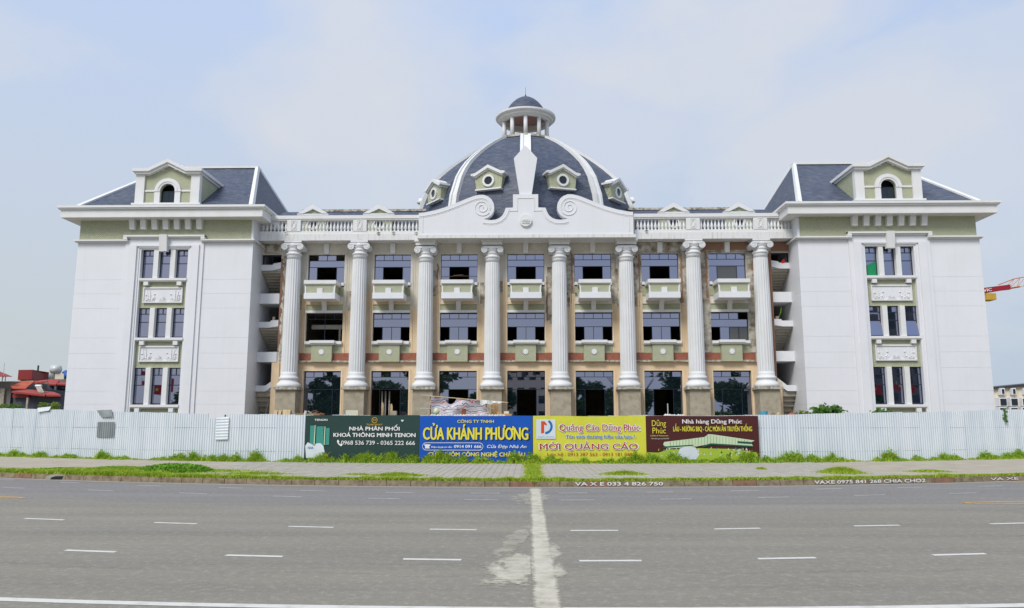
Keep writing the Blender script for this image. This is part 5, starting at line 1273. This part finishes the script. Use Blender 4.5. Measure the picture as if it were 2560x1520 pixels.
for i in range(13):
    f = i / 12; t0 = P3(1200 + 68 * f, 999 + 6 * f, 49.7); dz = .34 * (1 - f) + .05 * math.sin(f * 20)
    vs += [(t0[0], 49.7 + .05 * math.sin(i), t0[1]), (t0[0], 49.62 + .08 * math.sin(i * 1.7), t0[1] - dz)]
MB().add(vs, [(2 * i, 2 * i + 2, 2 * i + 3, 2 * i + 1) for i in range(12)]).build('loose_end', 'bag', tp)
def crate(px0, px1, py0, Y, name, lab, cat, mt, dep=.3, group=None):
    a_ = P3(px0, py0, Y); c_ = P3(px1, py0, Y); o = MB().box(a_[0], c_[0], Y, Y + dep, .6, a_[1]).build(name, mt); tag(o, lab, cat, group); return o
crate(1154, 1165, 1022, 49.4, 'timber_offcut', 'small brown plank end in front of the striped tarpaulin', 'plank', 'orange', .1)
crate(1228, 1245, 1009, 50.2, 'wooden_crate', 'tall orange plywood piece standing right of the striped tarpaulin', 'crate', 'wood')
crate(1242, 1254, 1029, 49.6, 'wooden_crate', 'low crate below the tall plywood, right of the tarpaulin', 'crate', 'wood', .5)
crate(1252, 1279, 1034, 49.4, 'wooden_crate', 'wide flat crate just above the blue banner', 'crate', 'wood', .6)
crate(1260, 1272, 1028, 49.7, 'wooden_crate', 'pale box sitting on the flat crate by the central door', 'crate', 'fibre', .3)
o = MB().lathe(*(lambda q: (q[0], 49.0))(P3(1091, 1032, 49.0)), [(.01, 2.62), (.14, 2.68), (.2, 2.82), (.18, 2.96), (.08, 3.06), (.01, 3.08)], 14).build('float_ball', 'ink_palegreen', smooth=True); tag(o, 'round greenish yellow ball in front of the tarpaulin', 'ball')
MB_ = MB()
for k in range(26):
    px_ = 1080 + k * 7.2; q = P3(px_, 1038, 47.0); MB_.lathe(q[0], 47, [(.02, 2.3), (.14, 2.4), (.12, q[1] + random.uniform(-.06, .06)), (.01, q[1] + .06)], 6)
o = MB_.build('rubble_sacks', 'bag'); tag(o, 'row of pale sacks and scraps just behind the blue banner', 'sacks'); o['kind'] = 'stuff'
# scrap with white tarpaulin bundle and rusty bars behind the left fence end
t_ = thing('scrap_heap', 'heap of rusty bars and offcuts above the fence left of the green banner', 'scrap', (-14.6, 50, .15))
for k, (xa, za, xb, zb, r_, mt) in enumerate(((765, 1027, 762, 1040, .09, 'bag'), (770, 1028, 782, 1036, .05, 'concrete'), (772, 1030, 782, 1040, .05, 'orange'), (780, 1035, 794, 1030, .05, 'orange'), (777, 1030, 792, 1026, .04, 'lead'), (785, 1034, 796, 1029, .04, 'orange'), (800, 1034, 810, 1037, .07, 'orange'), (790, 1038, 804, 1036, .05, 'rubble'), (768, 1038, 806, 1040, .08, 'bag'))):
    MB().tube([P3v(xa, za, 50.0 + .1 * k), P3v(xb, zb, 50.0 + .1 * k)], r_, 6).build('scrap_bar', mt, t_)
MB().box(-15.2, -13.4, 50, 51.2, .15, 2.75).build('scrap_base', 'dirt', t_)
# right end: bucket, rubble, sand
q = P3(1909, 1030, 48); o = MB().lathe(q[0], 48, [(.01, 2.3), (.2, 2.3), (.25, 2.86), (.22, 2.87), (.2, 2.75), (.0, 2.74)], 14).build('paint_bucket', 'bucket'); tag(o, 'pale blue bucket above the fence beside the brown banner', 'bucket')
def heap(px0, px1, py, Y, mt, name, lab, n=40):
    a_, c_ = P3(px0, py, Y), P3(px1, py, Y); xm = (a_[0] + c_[0]) / 2; r_ = (c_[0] - a_[0]) / 2; b = MB()
    b.lathe(xm, Y, [(r_ * 1.4, .1), (r_ * 1.2, 1.4), (r_ * .95, a_[1] - .45), (r_ * .5, a_[1] - .1), (.02, a_[1])], 16, rmod=lambda r, z, j: r * (1 + .15 * math.sin(j * 2.3 + z * 5)))
    for k in range(n):
        th = random.uniform(0, 6.28); rr = random.uniform(0, r_); zz = a_[1] - .05 - .4 * (rr / r_) ** 2; b.box(xm + rr * math.cos(th), xm + rr * math.cos(th) + .12, Y - abs(rr * math.sin(th)) - .05, Y - abs(rr * math.sin(th)) + .05, zz - .06, zz + .04)
    o = b.build(name, mt); tag(o, lab, 'heap'); return o
heap(1935, 1957, 1030, 48.5, 'sand', 'sand_heap', 'tan sand heap in front of the rightmost pedestal', 0)
heap(1965, 1992, 1031, 47.5, 'rubble', 'rubble_heap', 'pinkish broken brick heap beside the yellowish bush')
heap(1920, 1938, 1030, 48.8, 'concrete', 'broken_concrete', 'grey broken concrete lumps between the bucket and the sand')
b = MB()
for k in range(9): q = P3(1664 + k * 5.4, 1036, 46); b.lathe(q[0], 46, [(.02, 2.2), (.13, 2.3), (.12, q[1] - .05), (.02, q[1] + random.uniform(-.03, .04))], 7)
o = b.build('cement_sacks', 'bag'); tag(o, 'white sacks showing above the brown banner', 'sacks')
# plants and things left on the stair landings
t_ = thing('potted_cactus', 'tall thin green plant in a grey pot on the right middle landing', 'plant', (17.95, 55.05, 9.45))
q = (17.85, 55.05); MB().lathe(q[0], q[1] - .0, [(.09, 9.38), (.13, 9.66), (.11, 9.66), (.1, 9.6)], 10).build('pot', 'concrete', t_); MB().tube([(17.95, 55.05, 9.6), (18.1, 55.02, 9.9), (18.16, 55, 10.3)], .05, 5, .02).build('stalk', 'weed', t_)
o = MB().add([(18.35, 54.93, 13.5), (18.55, 54.93, 13.55), (18.6, 54.95, 13.72), (18.48, 54.95, 13.86), (18.4, 54.95, 13.72), (18.3, 54.95, 13.68), (18.45, 55.1, 13.55)], [(0, 1, 2, 3, 4, 5), (0, 6, 5), (1, 6, 2)]).build('red_cloth', 'red'); tag(o, 'small red cloth hanging on the top right stair landing', 'cloth')
o = MB().lathe(-18.35, 55.05, [(.1, 9.4), (.1, 9.72)], 8).build('small_pot', 'concrete'); tag(o, 'little pale pot on the left middle stair landing', 'pot')
# bird nests / lamps under the balustrade ledge
for k, (px_, py_) in enumerate(((716, 582), (946, 583), (984, 582), (1040, 583), (1616, 578))):
    q = P3(px_, py_, 53.88); o = MB().add([(q[0] - .16, 53.86, q[1]), (q[0], 53.8, q[1] - .09), (q[0] + .16, 53.86, q[1] + .02), (q[0] + .02, 53.84, q[1] + .1)], [(0, 1, 2, 3)]).build('plaster_damage', 'ledge' if k else 'dirty', B)

# thin bamboo pole lying across the third top window, seen as a dark stick
o = MB().tube([(-6.1, 53.36, 12.3), (-4.6, 53.35, 12.36), (-3.5, 53.36, 12.33)], .022, 5).tube([(-5.2, 53.34, 12.38), (-4.5, 53.33, 12.42)], .04, 5).build('bamboo_pole', 'bark'); tag(o, 'dark stick lying across the balcony third from the left', 'stick')

# ================================================================ BACKGROUND LEFT: red-roofed houses
def slab4(pts, th):           # sloping roof plate from 4 corners (x,y,z)
    vs = list(pts) + [(p[0], p[1], p[2] - th) for p in pts]
    return vs, [(0, 1, 2, 3), (7, 6, 5, 4), (0, 4, 5, 1), (1, 5, 6, 2), (2, 6, 7, 3), (3, 7, 4, 0)]
def zoomb(u, v): return u * 200 / 1855, 880 + v * 160 / 1484
def bp(u, v, Y): x_, z_ = P3(*zoomb(u, v), Y); return (x_, Y, z_)
# red sheet-clad block on top
h = thing('house', 'house topped by a dark red sheet-clad box at the left edge of the street', 'house', (-70, 112, 0), 'houses beyond the left end of the fence')
a_, c_, e_ = bp(430, 415, 112), bp(750, 410, 112), bp(1090, 520, 118); f_ = bp(750, 640, 112)
MB().add([(a_[0], 112, f_[2]), (c_[0], 112, f_[2]), (c_[0], 112, c_[2]), (a_[0], 112, a_[2]), (e_[0], 118, f_[2]), (e_[0], 118, e_[2]), (a_[0] + 1, 118, f_[2]), (a_[0] + 1, 118, a_[2])], [(0, 1, 2, 3), (1, 4, 5, 2), (3, 2, 5, 7), (0, 3, 7, 6), (4, 6, 7, 5)]).build('roof_box', 'redsheet', h)
MB().box(a_[0] - .2, e_[0] - .2, 112.1, 119, .2, f_[2] - .01).build('wall', 'beigewall', h)
g1 = bp(760, 400, 112); MB().tube([(g1[0] + .4, 112.6, a_[2] - .1), (g1[0] + .4, 112.6, a_[2] + .7)], .12, 6).build('vent_pipe', 'lead', h)
# orange tiled house in the middle
h = thing('house', 'low house with an orange tiled hip roof and red lean-to below the red box', 'house', (-66, 104, 0), 'houses beyond the left end of the fence')
A1, A2, A3, A4 = bp(120, 680, 108), bp(810, 665, 108), bp(600, 835, 103), bp(300, 820, 103)
vs, fs = slab4([A4, A3, A2, A1], .2); MB().add(vs, fs).build('roof', 'tile_roof', h)
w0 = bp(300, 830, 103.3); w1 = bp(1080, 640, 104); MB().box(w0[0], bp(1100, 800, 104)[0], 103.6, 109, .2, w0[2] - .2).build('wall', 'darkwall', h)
vs, fs = slab4([bp(800, 705, 103), bp(1110, 665, 103), bp(1090, 640, 107), bp(830, 672, 107)], .2); MB().add(vs, fs).build('roof', 'redroof', h)
vs, fs = slab4([bp(270, 905, 98), bp(1040, 990, 98), bp(1100, 940, 101), bp(560, 880, 102)], .22); MB().add(vs, fs).build('lean_to_roof', 'redroof', h)
vs, fs = slab4([bp(900, 990, 98.5), bp(1410, 990, 98.5), bp(1250, 925, 102), bp(600, 862, 103)], .22); MB().add(vs, fs).build('lean_to_roof', 'redroof', h)
l0, l1 = bp(290, 930, 98.6), bp(660, 1060, 98.6); MB().box(l0[0], l1[0], 98.7, 99, l1[2], l0[2] - .25).build('red_panel', 'redsheet', h)
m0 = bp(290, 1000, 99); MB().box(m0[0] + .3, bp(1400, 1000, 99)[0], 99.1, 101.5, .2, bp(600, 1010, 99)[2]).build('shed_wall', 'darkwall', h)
p0 = bp(635, 1060, 98); MB().box(p0[0] - .12, p0[0] + .12, 98, 98.25, .2, p0[2]).build('post', 'concrete', h)
s0, s1, s2, s3 = bp(830, 800, 100.5), bp(950, 790, 100.5), bp(1020, 925, 99.4), bp(890, 925, 99.4)
vs, fs = slab4([s3, s2, s1, s0], .1); MB().add(vs, fs).build('solar_panel', 'concrete', h); MB().tube([tuple(Vector(bp(825, 785, 100.6))), tuple(Vector(bp(965, 785, 100.6)))], .17, 8).build('water_heater', 'steel', h)
# right house with steel and blue tanks
h = thing('house', 'grey house with steel and blue water tanks beside the white wing', 'house', (-60, 114, 0), 'houses beyond the left end of the fence')
MB().box(bp(1110, 630, 114)[0], bp(1700, 600, 114)[0], 114, 121, .2, bp(1110, 630, 114)[2]).build('wall', 'greywall', h)
t0 = bp(1160, 620, 114); t1 = bp(1160, 400, 114); MB().lathe(t0[0], 114.6, [(.55, t0[2]), (.55, t1[2] - .1), (.3, t1[2] + .1)], 14).build('water_tank', 'steel', h, True)
MB().tube([bp(1205, 395, 114.3), bp(1385, 410, 114.3)], .62, 12).build('water_tank', 'steel', h, True)
MB().box(bp(1270, 500, 114)[0], bp(1480, 500, 114)[0], 114.1, 115.3, t0[2] - .2, bp(1270, 500, 114)[2]).build('tank_stand', 'beigewall', h)
t2 = bp(1440, 550, 114); t3 = bp(1480, 430, 114); MB().lathe(t2[0], 114.9, [(.45, t2[2]), (.5, t3[2] - .2), (.2, t3[2] + .1)], 12).lathe(bp(1540, 500, 114)[0], 114.4, [(.5, t2[2] - .3), (.55, t3[2] - .5), (.3, t3[2] - .3)], 12).build('blue_tank', 'bluetank', h, True)
for q_ in ((1110, 640, 1380, 640, 1300, 745, 1130, 740), (1330, 690, 1530, 700, 1530, 745, 1320, 735)):
    vs, fs = slab4([bp(q_[6], q_[7], 108), bp(q_[4], q_[5], 108), bp(q_[2], q_[3], 112), bp(q_[0], q_[1], 112)], .2); MB().add(vs, fs).build('roof', 'redroof', h)
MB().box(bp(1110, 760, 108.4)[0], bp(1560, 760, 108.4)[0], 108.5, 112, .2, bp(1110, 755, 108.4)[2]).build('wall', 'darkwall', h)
MB().box(bp(1255, 760, 108)[0], bp(1300, 760, 108)[0], 108.1, 108.4, .2, bp(1255, 755, 108)[2]).build('post', 'greywall', h)
for k in range(3): q = bp(1330 + 70 * k, 850, 108.3); MB().box(q[0], q[0] + .55, 108.36, 108.49, q[2] - .7, q[2] + .2).build('window', 'glass_dark', h)
# leftmost grey house with flared red roof
h = thing('house', 'unplastered grey house under a flared dark red roof, cut by the left edge', 'house', (-74, 106, 0), 'houses beyond the left end of the fence')
a_ = bp(280, 680, 105); MB().box(-80, a_[0], 105, 113, .2, a_[2]).build('wall', 'greywall', h)
MB().add([bp(-700, 560, 103), bp(280, 565, 103), bp(20, 460, 107), bp(-300, 300, 108), bp(-700, 575, 103), bp(280, 575, 103)], [(0, 1, 2, 3), (0, 4, 5, 1)]).build('roof', 'redsheet', h)
for u in (60, 130): q = bp(u, 575, 104.5); MB().tube([(q[0], 104.5, a_[2]), (q[0], 104.5, q[2])], .07, 5).build('roof_post', 'steel', h)
q = bp(100, 830, 104.9); MB().box(q[0] - 1.6, q[0] - .1, 104.85, 104.99, q[2] - 1.2, q[2]).build('window', 'glass_dark', h); MB().box(q[0] - .4, q[0] + .2, 104.7, 105, .2, q[2]).build('pilaster', 'concrete', h)
q = bp(75, 600, 104); MB().tube([(q[0], 104, q[2]), (bp(105, 250, 104)[0], 104, bp(105, 250, 104)[2])], .04, 4).build('antenna', 'steel', h)
for k, (u, lab, rx, hh, mt) in enumerate(((90, 'green tree in front of the grey house at the left edge', 2.0, 3.6, 'leaf_yellow'), (260, 'dark green tree left of the red lean-to, above the fence', 1.5, 3.3, 'leaf'), (500, 'small bush with orange tips below the red panel', 1.1, 2.6, 'leaf'), (700, 'yellow green bush beside the lean-to post', .9, 2.6, 'leaf_yellow'), (1050, 'bright green tree below the terracotta lean-to', 1.6, 3.9, 'leaf_yellow'), (1290, 'rounded green tree next to the white wing', 1.9, 3.9, 'leaf_yellow'))):
    q = bp(u, 1250, 92); tree('garden_tree', lab, 'tree', (q[0], 92, .1), hh + 1.2, rx, mt, 2400, .13, .1, 'garden trees beyond the left fence', .1, k + 20)
q = bp(370, 600, 125); tree('garden_tree', 'distant pale tree beside the red box house', 'tree', (q[0], 125, .1), 9.3, 1.5, 'leaf', 900, .25, .2, 'garden trees beyond the left fence', .3, 44)

# ================================================================ BACKGROUND RIGHT: white row house and tower crane
h = thing('row_house', 'cream row house with recessed square windows beyond the right wing', 'house', (66, 110, 0))
q0, q1 = P3(2480, 973, 108), P3(2700, 955, 108)
MB().add([(q0[0], 108, .1), (q1[0] + 4, 104, .1), (q1[0] + 4, 104, q1[1] + .6), (q0[0], 108, q0[1]), (q0[0], 118, .1), (q1[0] + 4, 116, .1), (q1[0] + 4, 116, q1[1] + .6), (q0[0], 118, q0[1])], [(0, 1, 2, 3), (1, 5, 6, 2), (3, 2, 6, 7), (0, 3, 7, 4), (4, 7, 6, 5)]).build('wall', 'beigewall', h)
MB().add([(q0[0] - .3, 107.6, q0[1]), (q1[0] + 4, 103.6, q1[1] + .6), (q1[0] + 4, 116, q1[1] + .6), (q0[0] - .3, 118, q0[1]), (q0[0] - .3, 107.6, q0[1] + .25), (q1[0] + 4, 103.6, q1[1] + .85), (q1[0] + 4, 116, q1[1] + .85), (q0[0] - .3, 118, q0[1] + .25)], [(3, 2, 1, 0), (4, 5, 6, 7), (0, 1, 5, 4), (1, 2, 6, 5), (2, 3, 7, 6), (3, 0, 4, 7)]).build('roof', 'lead', h)
for k, px_ in enumerate((2497, 2523, 2550, 2577)):
    for j, (pa, pb) in enumerate(((997, 1013), (1020, 1032), (973, 984))):
        wdt = 16 if j < 2 else 6; a_, c_ = P3(px_ + (4 if j == 2 else 0), pa, 107.3), P3(px_ + wdt + (4 if j == 2 else 0), pb, 107.3)
        w_ = MB().box(a_[0] - .15, c_[0] + .15, 107.0 - .3 * k * .5, 107.9, c_[1] - .15, a_[1] + .15).build('window', 'white', h)
        MB().box(a_[0], c_[0], 106.9 - .3 * k * .5, 107.0 - .3 * k * .5 - .01, c_[1], a_[1]).build('pane', 'glass_dark', w_)
for px_, nm in ((2498, 'small dark tree at the foot of the cream row house'), (2558, 'dark tree at the right edge before the cream row house')):
    q = P3(px_ , 1030, 96); tree('street_tree', nm, 'tree', (q[0], 96, .1), 4.0, .9, 'leaf', 800, .14, .08, 'trees by the row house', .3, int(px_))

cr = thing('tower_crane', 'orange tower crane counter-jib with a red sign and yellow counterweight', 'crane', (150, 190, 0))
def cp(px, py, Y=190): q = P3(px, py, Y); return Vector((q[0], Y, q[1]))
j0, j1 = cp(2455, 732), cp(2700, 690)
dv = (j1 - j0)
b = MB()
for off in (Vector((0, 0, 0)), Vector((0, 2, 0))): b.tube([tuple(j0 + off), tuple(j1 + off)], .16, 5)
n = 14
for k in range(n + 1): p = j0 + dv * k / n; b.tube([tuple(p), tuple(p + Vector((0, 2, 0)))], .08, 4)
b.build('jib_deck', 'crane', cr)
b = MB()
tp0 = [cp(2496, 712), cp(2535, 697), cp(2700, 668)]
for a_, c_ in ((tp0[0], tp0[1]), (tp0[1], tp0[2])): b.tube([tuple(a_), tuple(c_)], .12, 5)
for k in range(3, n): p = j0 + dv * k / n; f = (k - 3) / (n - 3); q = tp0[1] + (tp0[2] - tp0[1]) * f; b.tube([tuple(p), tuple(q)], .06, 4); b.tube([tuple(q), tuple(j0 + dv * (k + 1) / n)], .06, 4)
b.build('jib_lattice', 'crane', cr)
s0, s1, s2, s3 = cp(2456, 732, 189.7), cp(2526, 724, 189.7), cp(2526, 711, 189.7), cp(2456, 720, 189.7)
sg = MB().add([tuple(v) for v in (s0, s1, s2, s3)] + [tuple(v + Vector((0, .2, 0))) for v in (s0, s1, s2, s3)], [(0, 1, 2, 3), (7, 6, 5, 4), (0, 4, 5, 1), (1, 5, 6, 2), (2, 6, 7, 3), (3, 7, 4, 0)]).build('sign_board', 'sign_red', cr)
sl = (s1.z - s0.z) / (s1.x - s0.x); cxm = (cp(2472, 0).x, cp(2524, 0).x)
pl2 = lambda u, z, l: (u, 189.6 - l, s0.z + (u - s0.x) * sl + z)
hh = (s3 - s0).z
put_text('VIC', s0.x + hh * 1.05, hh * .16, hh * .62, hh * 1.7, 'ink_white', sg, pl2, .04); put_text('GRAND SQUARE', (cp(2474, 0).x + cp(2523, 0).x) / 2, hh * .25, hh * .42, cp(2522, 0).x - cp(2475, 0).x, 'ink_white', sg, pl2, .04)
w0, w1 = cp(2462, 733), cp(2488, 750); MB().box(w0.x, w1.x, 189.4, 192.4, w1.z, w0.z - .1).build('counterweight', 'crane_yellow', cr)
MB().box(cp(2527, 0).x, cp(2543, 0).x, 189.8, 191.5, cp(2530, 722).z, cp(2530, 711).z).build('winch', 'steel', cr)
b = MB(); mx_ = cp(2760, 0).x
for ox, oy in ((0, 0), (2.2, 0), (0, 2.2), (2.2, 2.2)): b.tube([(mx_ + ox, 190 + oy, 0), (mx_ + ox, 190 + oy, j1.z + 6)], .14, 5)
for k in range(24): b.tube([(mx_ + (0 if k % 2 else 2.2), 190, k * (j1.z + 6) / 24), (mx_ + (2.2 if k % 2 else 0), 190, (k + 1) * (j1.z + 6) / 24)], .07, 4)
b.build('mast', 'crane', cr)

# ================================================================ ACROSS THE STREET (mirrored in the glass)
WHERE = ['left of all but two others', 'behind the second shopfront', 'taller one near the left doors', 'small one right of the block', 'tallest of all', 'near the right stairwell', 'in front of the right wing', 'shortest, left of the block', 'by the right wing windows', 'by the left wing windows', 'at the far left end', 'at the far right end']
for k, (tx, ty, th_, rx) in enumerate(((-34, -24, 12, 5), (-26, -27, 10, 4.6), (-17, -24, 13, 5.4), (9, -26, 9.5, 4.4), (18, -25, 15, 6), (27, -27, 12, 5.4), (36, -24, 10, 4.8), (-6, -30, 9, 4), (46, -26, 9, 4.5), (-46, -26, 9, 4.6), (-56, -24, 8, 4.4), (57, -25, 8.5, 4.4))):
    tree('roadside_tree', ('broad' if rx > 4.7 else 'slim') + ' reflected tree mirrored in the ground glass, ' + WHERE[k], 'tree', (tx, ty, .15), th_, rx, 'leaf_tree', 4200, .5, .28, 'trees across the street', .12, k + 60)
for nm, lab, xa, xb, ya, zt, mt in (('apartment_block', 'pale apartment block across the street, mirrored in the central doors', -9, 9, -62, 18.5, 'beigewall'), ('apartment_tower', 'grey apartment tower across the street, mirrored in the right wing', 72, 92, -70, 30, 'greywall')):
    h = thing(nm, lab, 'building', ((xa + xb) / 2, ya, 0), 'towers across the street')
    MB().box(xa, xb, ya - 14, ya, .1, zt).build('wall', mt, h); b = MB()
    for z in np.arange(3, zt - 2, 3.4):
        for x_ in np.arange(xa + 1, xb - 1.2, 2.6): b.box(x_, x_ + 1.5, ya, ya + .06, z, z + 1.7)
    o = b.build('window', 'glass_dark', h); o['kind'] = 'stuff'
for k, fx_ in enumerate((-50.5, -54.5, -58, 46.5, 50.5, 54.5)):
    t_ = thing('flag', ['first', 'middle', 'outer'][k % 3] + ' red flag with yellow star mirrored in the ' + ('left' if fx_ < 0 else 'right') + ' wing glass', 'flag', (fx_, -9, 0), 'red flags across the street')
    MB().tube([(fx_, -9, 0), (fx_, -9, 8.6)], .04, 6).build('pole', 'steel', t_)
    vs = []
    for i in range(9): f = i / 8; vs += [(fx_ + 2.2 * f, -9 + .18 * math.sin(f * 7), 6.6 - .25 * f), (fx_ + 2.2 * f, -9 + .18 * math.sin(f * 7), 8.2 - .3 * f)]
    MB().add(vs, [(2 * i, 2 * i + 2, 2 * i + 3, 2 * i + 1) for i in range(8)]).build('flag_cloth', 'red', t_)
    pts = [(fx_ + 1.1 + (.36 if j % 2 == 0 else .15) * math.sin(j * math.pi / 5), 7.25 + (.36 if j % 2 == 0 else .15) * math.cos(j * math.pi / 5)) for j in range(10)]
    MB().prism(pts, -8.75, -8.7).build('star', 'yellow', t_)
print('objects', len(bpy.data.objects), 'tris', sum(len(m.polygons) for m in bpy.data.meshes))
